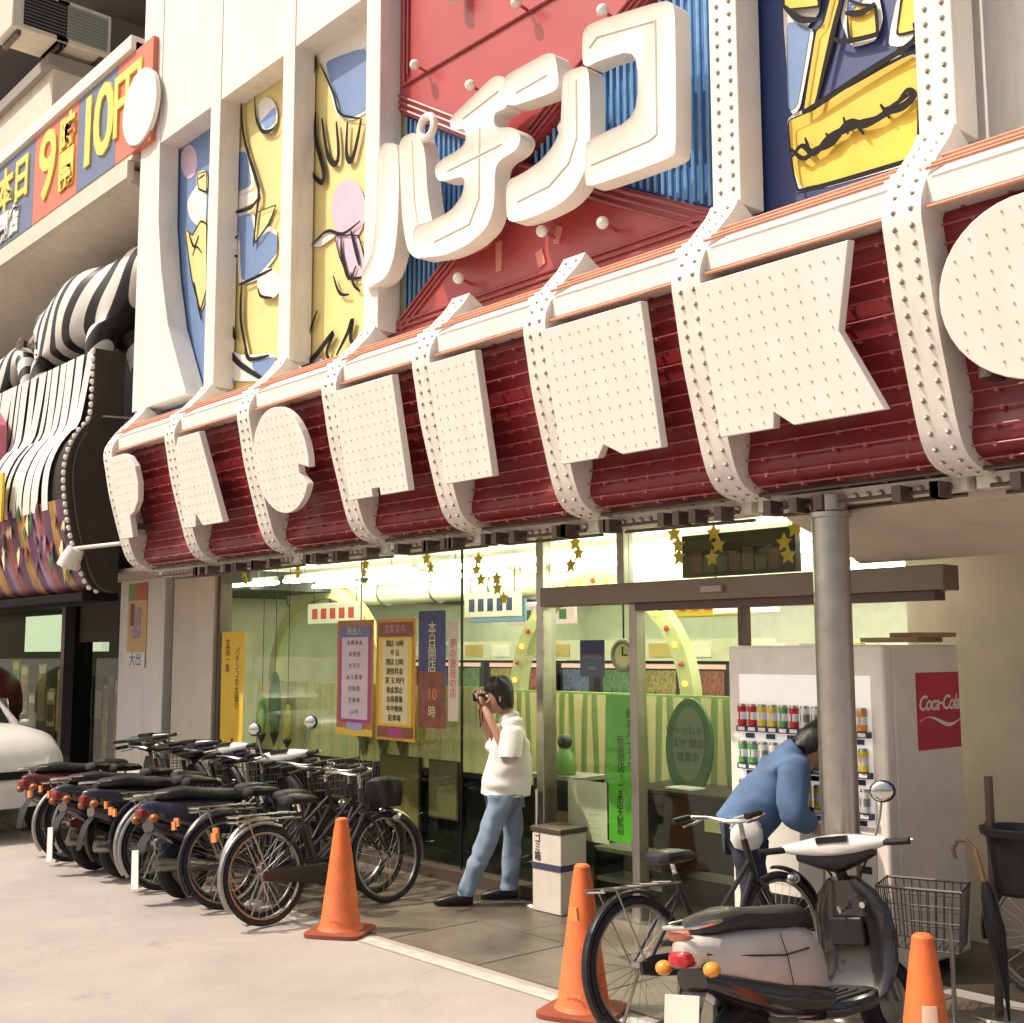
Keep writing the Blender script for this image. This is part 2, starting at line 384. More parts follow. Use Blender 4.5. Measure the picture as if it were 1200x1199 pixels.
def shape_sheet(x0, x1, prof): 
    vs = [(x0, y, z) for y, z in prof] + [(x1, y, z) for y, z in prof]; n = len(prof)
    return vs, [(i, i+1, n+i+1, n+i) for i in range(n-1)]
for k, x in RIBS.items():
    mb = MB(); poly = DP + IN[::-1]
    mb.prism([(x, y, z) for y, z in poly], (RIBW, 0, 0))
    rib = cp('rib', mb, WHITE, smooth=30)
    B, S = MB(), MB(); tot = arclen(DP)[-1]; s = .06
    while s < tot - .03:
        (y, z), t = along(DP, s)
        n = Vector((0, t.y, -t.x));  n = n if n.y < 0 or n.z < 0 else -n
        if n.y > 0 and n.z > 0: n = -n
        n = Vector((0, t.y, -t.x))
        if n.dot(Vector((0, -1, -.15))) < 0: n = -n
        for u in (.055, .145): bulbset(B, S, (x+u, y, z), n)
        s += .081
    if k in HASPIL:
        pm = MB()
        if k == 'P':
            edge = [(9.6,-11.58),(7.3,-11.58),(6.4,-11.55),(5.8,-11.44),(5.2,-11.25),(4.8,-11.02),(4.42,-10.80)]
            poly = [(-12.05,5.3,4.42),(-12.05,5.3,9.6)] + [(ex,5.3,ez) for ez,ex in edge]
            pm.prism(poly, (0,.22,0))
        else: pm.box((x, 5.3, 4.40), (x+RIBW, 5.52, 9.6))
        pil = bp('pillar', pm, WHITE, smooth=0, bevel=.008)
        B2, S2 = MB(), MB(); z = 4.5
        while z < 8.6 and k in ('K', 'O'):
            for u in (.055, .145): bulbset(B2, S2, (x+u, 5.3, z), (0,-1,0))
            z += .081
        for nm, q, mm in (('bulb_row', B2, BULB), ('socket_row', S2, SOCK)):
            if k in ('K', 'O'): ob(nm, q, mm, pil, kind='stuff')
    for nm, q, mm in (('bulb_row', B, BULB), ('socket_row', S, SOCK)): ob(nm, q, mm, rib, kind='stuff')
# red fascia bays with neon tubes, cornice above each
order = ['P','A','C','H','I','N','K','O']; xs = [RIBS[k] for k in order] + [-1.6]
cornice_prof = [(4.985,3.93),(4.985,4.06),(5.02,4.085),(5.28,4.25),(5.36,4.27),(5.36,4.0),(5.2,3.93)]
for i, k in enumerate(order):
    x0, x1 = xs[i] + RIBW, xs[i+1]
    vs, fs = shape_sheet(x0 - .02, x1 + .02, IN[6:]); f = MB().add(vs, fs)
    vs2, fs2 = shape_sheet(x0 - .02, x1 + .02, offset(IN, .02)[6:]); f.add(vs2, fs2)
    fa = cp('fascia', f, RED, smooth=40)
    out = offset(IN, -.028); tot = arclen(out)[-1]; s = .42
    while s < tot - .02:
        (y, z), t = along(out, s); tm = MB(); cx0 = x0 + .03; cx1 = x1 - .03; c = (y, z)
        tm.tube([(x0+.005, y, z), (x1-.005, y, z)], .005, 6)
        for q in range(5):
            bx = cx0 + (cx1-cx0)*(q+.5)/5 + random.uniform(-.03,.03); tm.box((bx-.008, y-.004, z-.016), (bx+.008, y+.03, z+.006))
        cp('neon_tube', tm, TUBE, fa, smooth=0)
        s += .088
    c = MB().prism([(x0-.03, y, z) for y, z in cornice_prof], (x1-x0+.06, 0, 0)); cp('cornice', c, WHITE, smooth=0, bevel=.006)
    for (yy, zz) in ((4.955,3.905),(4.965,4.095),(5.02,4.135),(5.12,4.20)): cp('neon_tube', MB().tube([(x0+.01,yy,zz),(x1-.01,yy,zz)], .009, 6), M('tube_coral', (.62,.25,.15), .3), smooth=0)
    # bulb-lined rail under the canopy and its jagged conduit
    rl = MB().box((x0-.1, 5.52, 2.66), (x1+.05, 5.60, 2.735)); rail = cp('lower_rail', rl, WHITE, smooth=0)
    B, S = MB(), MB(); xb = x0
    while xb < x1: bulbset(B, S, (xb, 5.52, 2.69), (0,-1,0), .016); xb += .075
    ob('bulb_row', B, BULB, rail, kind='stuff'); ob('socket_row', S, SOCK, rail, kind='stuff')
    cd = MB(); 
    for yy, zz in ((5.40,2.735),(5.46,2.66),(5.62,2.64)): cd.tube([(x0, yy, zz),(x1, yy, zz+random.uniform(-.01,.01))], .011, 6)
    for q in range(6): bx = x0 + (x1-x0)*random.random(); cd.box((bx, 5.38, 2.62), (bx+.05, 5.5, 2.70))
    cp('conduit', cd, DARKBR, smooth=0)
# soffit
bp('soffit', MB().box((-14.35, 5.55, 2.76), (-1.2, 6.44, 2.80)), BEIGE, smooth=0)
bp('soffit_drop', MB().prism([(-3.98, 5.62, 2.62),(-3.98, 6.36, 2.40),(-3.98,6.36,2.755),(-3.98,5.62,2.755)], (2.9,0,0)), BEIGE, smooth=0)
# upper wall
up = MB(); up.box((-12.05, 5.54, 7.27), (-7.54, 5.9, 9.6)); bp('wall', up, WHITE, smooth=0)
lint = MB().box((-11.6, 5.31, 7.27), (-7.74, 5.54, 9.6)); bp('lintel', lint, WHITE, smooth=0, bevel=.006)
bp('wall', MB().box((-12.05, 5.72, 2.8), (-1.2, 12.0, 9.6)), WHITE, smooth=0)
bp('sill', MB().prism([(-12.0, 5.30, 4.22),(-12.0,5.74,4.22),(-12.0,5.74,4.34),(-12.0,5.30,4.28)], (10.6,0,0)), WHITE, smooth=0)

# ------------------------------------------------------------------ red and blue hourglass sign panel
SY = 5.50
hs = empty('hourglass_sign', (-5.9, SY, 4.3), label='red and blue hourglass sign panel with globe lamps behind the katakana letters', cat='sign')
HINV = Matrix.Translation((5.9, -SY, -4.3))
def hp(name, mb, mat, parent=None, **k):
    o = ob(name, mb, mat, parent or hs, **k)
    if not parent: o.matrix_parent_inverse = HINV
    return o
XL, XR, ZB, ZT, AX, AZ = -7.80, -4.05, 4.36, 6.40, -6.10, 5.37
hp('backing', MB().box((-7.8, SY+.10, 4.28), (-4.02, SY+.2, 9.6)), BLUE, smooth=0)
lo = [(XL,ZB),(XR,ZB),(AX,AZ)]
hp('red_panel', MB().prism([(x, SY, z) for x, z in ((XL,ZB),(XR,ZB+.0),(AX,AZ))], (0,.09,0)), REDP, smooth=0, bevel=.004)
hp('red_panel', MB().prism([(x, SY, z) for x, z in ((AX,AZ),(XR,ZT+.1),(XR,9.6),(XL,9.6),(XL,ZT))], (0,.09,0)), REDP, smooth=0, bevel=.004)
def ridge(p, q, n=3, inset=(0, 1), mat=TUBE):
    p = Vector((p[0], SY, p[1])); q = Vector((q[0], SY, q[1])); d = Vector((inset[0], 0, inset[1])).normalized()
    for i in range(n):
        o = d*(.03 + .045*i); t = (q-p).normalized()*(.05+.07*i)
        hp('trim', MB().tube([p+o+t+Vector((0,-.012,0)), q+o-t+Vector((0,-.012,0))], .012, 6), mat)
ridge((XL,ZB),(AX,AZ), 3, (.55,-1)); ridge((XR,ZB),(AX,AZ), 3, (-.5,-1)); ridge((XL,ZB),(XR,ZB), 3, (0,1))
ridge((AX,AZ),(XL,ZT), 3, (.55,1)); ridge((AX,AZ),(XR,ZT+.1), 3, (-.5,1)); ridge((-7.5,ZT),(-7.5,9.5), 2, (1,0))
hp('trim', MB().tube([(-7.5, SY-.012, 6.45),(-4.2, SY-.012, 6.45)], .012, 6), TUBE)
x = XL + .03
def zline(x, a, b): return a[1] + (b[1]-a[1])*(x-a[0])/(b[0]-a[0])
while x < XR:
    if x < AX: z0, z1 = zline(x,(XL,ZB),(AX,AZ)), zline(x,(XL,ZT),(AX,AZ))
    else: z0, z1 = zline(x,(AX,AZ),(XR,ZB)), zline(x,(AX,AZ),(XR,ZT+.1))
    if z1 - z0 > .1:
        m_ = MB().tube([(x, SY+.055, z0+.02),(x, SY+.055, z1-.02)], .013, 6)
        hp('blue_bar', m_, BLUET)
    x += .062
GL = M('globe_lamp', (.80, .75, .66), .25, var=.02)
for (px, py) in ((486,76),(551,100),(605,3),(706,12),(635,271),(706,261),(537,326),(660,150)):
    p = PY(px, py, SY-.13)
    mb = MB().sphere(p, .042, 12, 8); g = hp('globe_lamp', mb, GL)
    ob('lamp_stem', MB().tube([p, (p.x, SY, p.z-.02)], .012, 6), REDP, g)
for (px, py, ww, hh, rz_) in ((632,302,.035,.06,.3),(652,275,.03,.06,-.3),(583,300,.03,.11,0)):
    p = PY(px, py, SY-.02); c_, s_ = math.cos(rz_), math.sin(rz_)
    q = [(p.x + a*c_*ww - b*s_*hh, SY-.012, p.z + a*s_*ww + b*c_*hh) for a, b in ((-1,-1),(1,-1),(1,1),(-1,1))]
    hp('reflector_tab', MB().prism(q, (0,.012,0)), M('tab_pink', (.62,.24,.17), .4), smooth=0)
hp('hanging_lamp', MB().tube([PY(531,0,SY-.1), PY(531,-30,SY-.1)], .05, 10), GL)

# ------------------------------------------------------------------ katakana channel letters
KW = M('channel_letter_paint', (.80, .75, .66), .42, var=.03, dirt=.15)
NEON = M('neon_glass', (.72, .66, .54), .2)
def channel(parent, pts, Y, depth=.14, px=C2):
    pts = chaikin(px(pts), .2, 2); bm = bmesh.new()
    w = [PY(x, y, Y) for x, y in pts]
    vs = [bm.verts.new(p) for p in w]; f = bm.faces.new(vs)
    if f.normal.y > 0: f.normal_flip()
    f.normal_update()
    if f.normal.y > 0: f.normal_flip()
    r = bmesh.ops.extrude_face_region(bm, geom=[f]); 
    top = [e for e in r['geom'] if isinstance(e, bmesh.types.BMFace)][0]
    for v in [e for e in r['geom'] if isinstance(e, bmesh.types.BMVert)]: v.co.y += depth
    f2 = f if f.is_valid else None
    bm.faces.ensure_lookup_table()
    front = min(bm.faces, key=lambda q: sum(v.co.y for v in q.verts)/len(q.verts))
    bmesh.ops.recalc_face_normals(bm, faces=bm.faces)
    bmesh.ops.inset_region(bm, faces=[front], thickness=.026, depth=0, use_even_offset=True)
    for v in front.verts: v.co.y += .014
    me = bpy.data.meshes.new('stroke'); bm.to_mesh(me); bm.free(); me.materials.append(KW)
    me.polygons.foreach_set('use_smooth', [True]*len(me.polygons)); me.set_sharp_from_angle(angle=R(38))
    return ob('stroke', me, None, parent)
def neonline(parent, pts, Y):
    mb = MB().tube([PY(x, y, Y) for x, y in C2(pts)], .009, 6); ob('neon_tube', mb, NEON, parent)
L1 = empty('sign_letter', label='cream channel letter ko, a square bracket open to the left, with blue showing through', cat='sign letter', group='katakana sign letters')
channel(L1, [(752,100),(775,72),(1000,2),(1030,6),(1042,30),(1046,465),(1030,492),(775,584),(760,570),(760,450),(780,432),(925,366),(925,150),(800,190),(770,208),(752,200)], 5.18)
neonline(L1, [(775,150),(800,115),(980,65),(985,420),(960,440),(780,515)], 5.195)
L2 = empty('sign_letter', label='cream channel letter n with a short upper dash and a long upswept stroke', cat='sign letter', group='katakana sign letters')
channel(L2, [(505,246),(530,225),(640,165),(668,168),(680,262),(665,286),(535,332),(510,322)], 5.20)
channel(L2, [(690,236),(706,222),(752,205),(774,215),(778,440),(765,520),(735,585),(690,632),(630,664),(560,690),(515,692),(513,565),(560,545),(620,505),(662,455),(685,400)], 5.21)
neonline(L2, [(545,290),(640,235)], 5.215); neonline(L2, [(733,250),(735,430),(710,510),(650,580),(550,630)], 5.225)
L3 = empty('sign_letter', label='cream channel letter chi with a crossbar and a tail sweeping down left', cat='sign letter', group='katakana sign letters')
channel(L3, [(335,372),(400,310),(470,240),(500,235),(518,262),(520,335),(475,352),(478,400),(535,396),(562,425),(548,468),(478,508),(478,640),(455,710),(400,760),(330,795),(250,806),(225,790),(222,705),(280,690),(340,660),(378,610),(388,545),(300,572),(288,512),(388,455),(388,398),(345,408)], 5.22)
neonline(L3, [(380,370),(490,285)], 5.235); neonline(L3, [(330,535),(500,450)], 5.235); neonline(L3, [(432,400),(430,620),(400,700),(290,755)], 5.235)
L4 = empty('sign_letter', label='cream channel letter pa with two leaning strokes and a small ring', cat='sign letter', group='katakana sign letters')
channel(L4, [(178,436),(222,412),(248,425),(262,480),(268,600),(282,690),(300,720),(285,800),(235,810),(205,780),(190,690),(184,560)], 5.25)
channel(L4, [(112,470),(135,445),(175,448),(180,560),(176,700),(165,800),(140,868),(70,905),(60,860),(98,790),(110,650)], 5.25)
mbr = MB().torus(PY(*C2([(268,398)])[0], 5.24), .085, .03, (0,1,0), 24, 8); ob('ring', mbr, KW, L4)
neonline(L4, [(220,440),(228,620),(245,760)], 5.265)

# ------------------------------------------------------------------ mural panels
MYp = 5.54
def mural(label, base, rect, shapes, strokes, Y=MYp):
    (x0, z0), (x1, z1) = rect
    e = empty('mural_panel', (x0, Y, z0), label=label, cat='mural', group='painted mural panels')
    inv = Matrix.Translation((-x0, -Y, -z0))
    prts = [box('board', (x0, Y, z0), (x1, Y+.03, z1), base, e)]
    for n, (c, pts, sm) in enumerate(shapes): prts.append(art('painted_shape', e, pts, Y - .0035*(n+1), ART[c], sm))
    k = len(shapes)
    for n, (c, pts, sm) in enumerate(shapes):
        if c in ('y', 'p', 'yy') and len(pts) < 18: prts.append(stroke(e, chaikin(pts, .12, 1) + [chaikin(pts, .12, 1)[0]], Y - .0035*(len(shapes)) - .0006, .022))
    for pts, w, *c in strokes: k += .06; prts.append(stroke(e, pts, Y - .0035*k - .001, w, ART[c[0]] if c else None))
    for o in prts: o.matrix_parent_inverse = inv
    return e
mural('tall narrow mural panel of blue night with a pink moon between cream pillars', ART['b'], ((-11.95,4.3),(-10.4,7.4)),
      [('p', ell(*C1([(590,505)])[0], 9.5, 20), False), ('w', C1([(600,600),(640,560),(640,700),(600,690),(585,640)]), True),
       ('y', C1([(578,715),(600,735),(625,690),(645,700),(645,900),(625,970),(600,880),(588,800)]), True), ('y', C1([(615,545),(645,535),(645,600),(620,590)]), True)],
      [(C1([(590,730),(605,770),(620,735)]), .03), (C1([(605,880),(620,960),(628,1000)]), .03), (C1([(618,560),(640,545)]), .02), (C1([(600,800),(612,770),(630,790)]), .02)])
mural('mural panel with a yellow cartoon creature and blue zigzag between cream pillars', ART['y'], ((-10.4,4.3),(-9.0,7.4)),
      [('w', C1([(715,470),(775,455),(800,590),(715,625)]), False), ('b', C1([(715,482),(768,470),(786,580),(715,608)]), False), ('w', C1([(715,622),(808,592),(812,625),(715,668)]), False),
       ('w', C1([(712,675),(792,650),(805,740),(840,705),(865,720),(865,800),(805,875),(745,892),(738,735),(712,745)]), False), ('b', C1([(712,688),(784,664),(797,752),(838,720),(865,735),(865,790),(800,862),(752,880),(748,722),(712,735)]), False),
       ('y', C1([(798,665),(862,640),(838,700),(795,760)]), False), ('w', ell(*C1([(832,362)])[0], 13, 22), False), ('lb', C1([(812,380),(860,330),(860,380),(830,405)]), False),
       ('w', C1([(705,1090),(760,1110),(860,1100),(860,1190),(705,1190)]), False), ('b', C1([(782,1132),(860,1112),(860,1150),(830,1180),(800,1170)]), False), ('v', C1([(700,1150),(735,1190),(700,1210)]), False), ('w', ell(*C1([(840,885)])[0], 14, 18), False)],
      [(C1([(795,300),(800,370),(820,410),(850,405),(862,385)]), .04), (C1([(752,270),(760,420),(800,560),(808,600),(800,680),(790,770)]), .05), (C1([(725,665),(780,650),(805,620)]), .04),
       (C1([(745,890),(790,870),(850,840)]), .035), (C1([(755,880),(752,1000),(775,1120)]), .05), (C1([(805,900),(815,925),(850,930)]), .03), (C1([(712,1080),(740,1130),(830,1190)]), .06), (C1([(765,1060),(775,1120),(840,1110)]), .04), (C1([(712,760),(745,735)]), .03), (C1([(712,800),(742,800)]), .03), (C1([(720,1010),(735,1060)]), .07)])
mural('mural panel with a yellow creature, a pink oval face and blue sky', ART['y'], ((-9.0,4.3),(-7.55,7.4)),
      [('w', C1([(945,130),(1150,60),(1150,150),(1005,195),(945,215)]), False), ('w', C1([(1000,190),(1150,135),(1150,350),(1100,378),(1050,362),(1030,285)]), False), ('b', C1([(1012,192),(1150,142),(1150,340),(1100,364),(1062,350),(1042,280)]), False),
       ('p', ell(*C1([(1088,655)])[0], 20, 36), False), ('p', C1([(1045,735),(1120,735),(1150,860),(1090,872),(1060,800)]), False), ('w', C1([(968,768),(1020,722),(1062,725),(1000,772)]), False),
       ('v', C1([(920,1200),(1000,1112),(1030,1150),(1010,1180),(950,1220)]), False), ('v', C1([(1005,1165),(1080,1130),(1060,1175)]), False), ('w', C1([(940,890),(972,885),(965,960),(940,960)]), False)],
      [(C1([(985,350),(985,430),(1010,530),(1002,570),(950,515)]), .06), (C1([(1005,370),(1022,480),(1045,512),(1057,480),(1050,380)]), .06), (C1([(1085,380),(1082,480),(1098,500),(1115,440),(1128,370)]), .06), (C1([(1000,200),(1040,290),(1062,355),(1125,370)]), .03),
       (C1([(970,770),(1020,722),(1070,730),(1125,690)]), .03), (C1([(1065,740),(1068,800),(1090,870),(1112,830)]), .04), (C1([(1095,720),(1110,780),(1122,830)]), .04), (C1([(1040,860),(1060,915),(1090,920)]), .03), (C1([(1095,850),(1105,890),(1125,910)]), .03),
       (C1([(990,970),(960,1060),(945,1140),(985,1110),(1040,1040),(1020,1100),(1040,1140)]), .06), (C1([(1050,1110),(1085,1040),(1100,1000),(1095,1060),(1115,1080)]), .06), (C1([(965,150),(985,200),(960,280)]), .05)])
mural('yellow and navy mural panel with a black thorny vine beside the last pillar', ART['n'], ((-4.02,4.38),(-2.88,6.4)),
      [('w', C3([(455,365),(540,330),(640,260),(870,140),(870,490),(820,520),(485,612)]), False), ('yy', C3([(460,378),(545,340),(640,275),(870,152),(870,480),(830,502),(490,598)]), False),
       ('b', C3([(492,628),(800,545),(800,600),(498,668)]), False), ('w', C3([(440,-40),(560,-40),(560,40),(520,85),(545,95),(500,340),(470,365)]), False), ('b', C3([(455,60),(530,88),(528,110),(492,330),(462,350)]), False),
       ('yy', C3([(548,100),(572,70),(600,-40),(632,-40),(602,130),(548,325),(508,348)]), False), ('w', C3([(640,0),(625,60),(660,150),(735,128),(760,60),(740,-40),(660,-40)]), False), ('yy', C3([(650,0),(648,70),(655,125),(742,105),(735,20),(690,15)]), False), ('b', C3([(700,-10),(650,45),(645,20),(670,-30)]), False),
       ('w', C3([(770,150),(810,-40),(880,-40),(880,135)]), False), ('yy', C3([(800,110),(822,-40),(880,-40),(880,90)]), False), ('yy', C3([(450,30),(560,20),(550,-40),(450,-40)]), False)],
      [(C3([(475,490),(505,455),(545,478),(590,430),(640,405),(690,385),(740,370),(790,330),(850,288)]), .045), (C3([(470,465),(510,495),(545,470),(600,445),(650,385),(700,390),(760,360),(830,320),(858,285)]), .045),
       (C3([(580,415),(605,455)]), .02), (C3([(635,365),(650,420)]), .02), (C3([(670,380),(700,420)]), .02), (C3([(750,325),(780,370)]), .02), (C3([(515,430),(530,470)]), .02), (C3([(760,340),(800,325),(835,282),(858,300),(820,340),(770,355)]), .03),
       (C3([(490,605),(650,560),(825,510)]), .02), (C3([(548,330),(590,150),(620,30),(640,-40)]), .035), (C3([(505,350),(545,330),(700,230),(850,130),(855,70)]), .04), (C3([(450,20),(500,60),(560,60)]), .04), (C3([(640,40),(690,40),(735,10)]), .04), (C3([(605,120),(640,130),(745,110)]), .03)], Y=5.56)

# ------------------------------------------------------------------ letter plates on the canopy
ST, SB = (4.90, 3.84), (5.055, 3.02)             # the plates lean with the ribs: (Y,Z) of top and bottom
def plate(ch, poly, desc, holes=.08):
    x0 = RIBS[ch] + RIBW + .01
    e = empty('letter_plate', (x0, SB[0], SB[1]), label=desc, cat='sign letter', group='letter plates along the canopy')
    d = Vector((0, ST[0]-SB[0], ST[1]-SB[1])); nrm = Vector((0, -d.z, d.y)).normalized()
    P = lambda u, v: Vector((u, 0, 0)) + d*v
    body = ob('plate', MB().prism([P(u, v) for u, v in poly], -nrm*.06), WHITE2, e, smooth=0, bevel=.005)
    def inside(u, v):
        c = False; n = len(poly)
        for i in range(n):
            a, b = poly[i], poly[(i+1) % n]
            if (a[1] > v) != (b[1] > v) and u < (b[0]-a[0])*(v-a[1])/(b[1]-a[1]) + a[0]: c = not c
        return c
    B, S = MB(), MB(); u = .05
    while u < 1.2:
        v = .05
        while v < 1:
            if all(inside(u+a, v+b) for a, b in ((-.03,0),(.03,0),(0,-.04),(0,.04))): bulbset(B, S, P(u, v), nrm, .0042)
            v += holes/.83
        u += holes
    ob('bulb_grid', B, BULB, e, kind='stuff'); ob('socket_grid', S, SOCK2, e, kind='stuff')
    ob('bracket', MB().box((.1,.12,.1),(.16,.3,.16)), DARKBR, e, smooth=0); ob('bracket', MB().box((.1,.0,.6),(.16,.2,.66)), DARKBR, e, smooth=0)
circ = lambda cx, cy, rx, ry, n=40, a0=0, a1=360: [(cx+rx*math.cos(R(a0+(a1-a0)*i/n)), cy+ry*math.sin(R(a0+(a1-a0)*i/n))) for i in range(n+1)]
plate('K', [(-.03,1),(.92,1),(.80,.50),(.985,0),(.47,0),(.36,.10),(.345,0),(0,0)], 'cream bulb-studded plate shaped as the letter K between the last two full ribs')
plate('N', [(-.03,1),(.80,1),(.80,0),(.50,0),(.36,.09),(.30,0),(0,0)], 'cream bulb-studded plate shaped as the letter N left of the K plate')
plate('I', [(0,1),(.50,1),(.50,0),(0,0)], 'narrow cream bulb-studded plate shaped as the letter I')
plate('H', [(-.03,1),(.74,1),(.74,0),(.40,0),(.40,.07),(.30,.07),(.30,0),(0,0)], 'cream bulb-studded plate shaped as the letter H with a small notch below')
plate('C', circ(.42,.5,.42,.52,34,-14,-32+360)[::1] + [(.68,.34),(.68,.43)], 'rounded cream bulb-studded plate shaped as the letter C')
plate('A', [(.02,.86),(.10,1),(.52,1),(.72,0),(.34,0),(.24,.14),(.20,0),(-.02,0)], 'cream bulb-studded plate shaped as the letter A with slanted right edge')
plate('P', [(-.03,1),(.30,1),(.44,.95),(.54,.82),(.56,.62),(.50,.42),(.38,.30),(.27,.26),(.27,0),(0,0)], 'cream bulb-studded plate shaped as the letter P at the canopy end by the striped statue')
plate('O', circ(.47,.50,.44,.48,40,0,351), 'round cream bulb-studded plate shaped as the letter O at the far end from the statue')
def anchor(e, loc):                                  # put an Empty at its base while its parts keep world coordinates
    e.location = loc
    for c in e.children: c.matrix_parent_inverse = Matrix.Translation(-Vector(loc))
anchor(L1, (-4.8, 5.2, 4.8)); anchor(L2, (-5.6, 5.2, 4.8)); anchor(L3, (-6.3, 5.2, 4.8)); anchor(L4, (-7.1, 5.25, 4.8))

# ------------------------------------------------------------------ ground floor: piers, glazing, header
bp('plinth', MB().box((-11.97, 6.30, 0), (-6.85, 6.46, .10)), DARKBR, smooth=0)
pier = MB().box((-14.35, 6.25, 0), (-13.12, 6.5, 2.76)); bp('pier', pier, WHITE, smooth=0, bevel=.01)
bp('pier', MB().box((-12.95, 6.28, 0), (-11.98, 6.5, 2.76)), M('beige_cladding', (.58,.50,.40), .6, dirt=.15), smooth=0, bevel=.01)
bp('pier_joint', MB().box((-13.12, 6.36, 0), (-12.95, 6.5, 2.75)), MATTEBLK, smooth=0)
bp('window_post', MB().box((-11.97, 6.32, .1), (-11.90, 6.46, 2.76)), DARKBR, smooth=0)
def pane(x0, x1, z0, z1, y=GY): bp('pane', MB().box((x0, y, z0), (x1, y+.008, z1)), GLASS, smooth=0)
pane(-11.90, -9.33, .1, 2.76); pane(-9.325, -7.84, .1, 2.76); pane(-7.83, -6.84, .1, 2.76)
bp('glazing_joint', MB().box((-7.84, GY-.006, .1), (-7.83, GY+.014, 2.76)), BLACK, smooth=0)
bp('glazing_joint', MB().box((-9.33, GY-.002, .1), (-9.325, GY+.012, 2.76)), M('silicone', (.3,.3,.28), .6), smooth=0)
bp('door_post', MB().box((-6.84, 6.33, 0), (-6.76, 6.47, 2.76)), STEEL, smooth=0, bevel=.006)
bp('door_post', MB().box((-5.88, 6.35, 0), (-5.81, 6.45, 2.22)), ALU, smooth=0, bevel=.006)
bp('transom_post', MB().box((-5.99, 6.35, 2.37), (-5.92, 6.45, 2.76)), ALU, smooth=0)
bp('door_header', MB().box((-6.76, 6.30, 2.22), (-3.42, 6.48, 2.365)), M('header_bronze', (.20,.155,.125), .38, .6, var=.12), smooth=0, bevel=.006)
bp('header_rail', MB().box((-5.81, 6.34, 2.165), (-3.5, 6.46, 2.218)), DARKBR, smooth=0)
bp('sensor', MB().box((-5.15, 6.27, 2.27), (-4.98, 6.30, 2.31)), M('sensor_grey', (.4,.36,.32), .5), smooth=0)
pane(-6.76, -5.99, 2.37, 2.76); pane(-5.92, -3.5, 2.37, 2.76)
pane(-6.74, -5.88, .03, 2.21)
pane(-5.81, -4.92, .03, 2.16, 6.42)
bp('threshold', MB().box((-6.76, 6.28, 0), (-4.9, 6.48, .022)), ALU, smooth=0)
bp('wall', MB().box((-4.35, 7.5, 0), (-1.0, 7.8, 2.76)), BEIGE, smooth=0)
bp('door_jamb', MB().box((-4.915, 6.36, 0), (-4.885, 6.46, 2.2)), DARKBR, smooth=0)

# ------------------------------------------------------------------ interior
FLOOR = M('interior_floor', (.05,.04,.03), .3, var=.15)
CEIL = M('interior_ceiling', (.80,.82,.74), .6)
MINT = M('mint_wall', (.76,.78,.62), .6, dirt=.08)
ob('floor', MB().box((-40, 6.47, -.05), (-2.5, 15.0, .02)), FLOOR, kind='structure', smooth=0)
ob('ceiling', MB().box((-40, 6.47, 2.84), (-2.5, 15.0, 2.9)), CEIL, kind='structure', smooth=0)
ob('wall_back', MB().box((-20, 14.5, 0), (-2.5, 14.7, 2.84)), MINT, kind='structure', smooth=0)
ob('wall_right', MB().box((-4.3, 7.82, 0), (-4.2, 14.5, 2.84)), MINT, kind='structure', smooth=0)
ob('wall_left', MB().box((-14.5, 6.5, 0), (-14.36, 14.5, 2.84)), MINT, kind='structure', smooth=0)
ob('wall_neighbour', MB().box((-40, 8.2, 0), (-14.5, 8.3, 2.84)), M('dim_wall', (.07,.06,.05), .7), kind='structure', smooth=0)
TL = M('fluorescent_tube', (.9,.9,.86), .4, emit=(1,.98,.80), es=13)
lamp_me = MB().tube([(-1.15,0,0),(1.15,0,0)], .022, 8).mesh('tube', TL)
hang_me = MB().tube([(0,0,0),(0,0,.11)], .008, 6).mesh('hanger', DCH)
hous_me = MB().prism([(-1.2,-.03,.0),(-1.2,.03,.0),(-1.2,.02,.05),(-1.2,-.02,.05)], (2.4,0,0)).mesh('housing', M('lamp_housing', (.75,.75,.7), .5), 0)
for y in (6.95, 7.8, 8.8, 10.0, 11.4, 13.0):
    for x in (-13.0, -10.4, -7.8, -5.6):
        e = empty('ceiling_light', (x + (.4 if y in (7.8, 10.0) and x < -6 else 0), y, 2.66), label='twin fluorescent ceiling light inside the shop', cat='ceiling light', group='fluorescent ceiling lights inside the shop')
        inst('housing', hous_me, e, (0,0,.02)); inst('hanger', hang_me, e, (-.8,0,.07)); inst('hanger', hang_me, e, (.8,0,.07)); inst('tube', lamp_me, e, (0,-.045,0)); inst('tube', lamp_me, e, (0,.045,0))
# low partition of green and cream tapering slats behind the door
part = empty('slat_partition', (-6.6, 7.6, 0), label='green partition with cream tapering slats inside the doorway', cat='partition')
box('panel', (-2.6, 0, .62), (2.0, .06, 1.52), M('partition_green', (.26,.38,.12), .5), part)
box('base', (-2.6, .0, .02), (2.0, .05, .615), DARKSIDE, part)
k = 0; x = -2.5
while x < 1.95:
    w0, w1 = (.10, .035) if k % 2 else (.045, .10)
    ob('slat', MB().prism([(x-w0/2,-.018,.64),(x+w0/2,-.018,.64),(x+w1/2,-.018,1.50),(x-w1/2,-.018,1.50)], (0,.016,0)), ART['c'], part, smooth=0); x += .145; k += 1
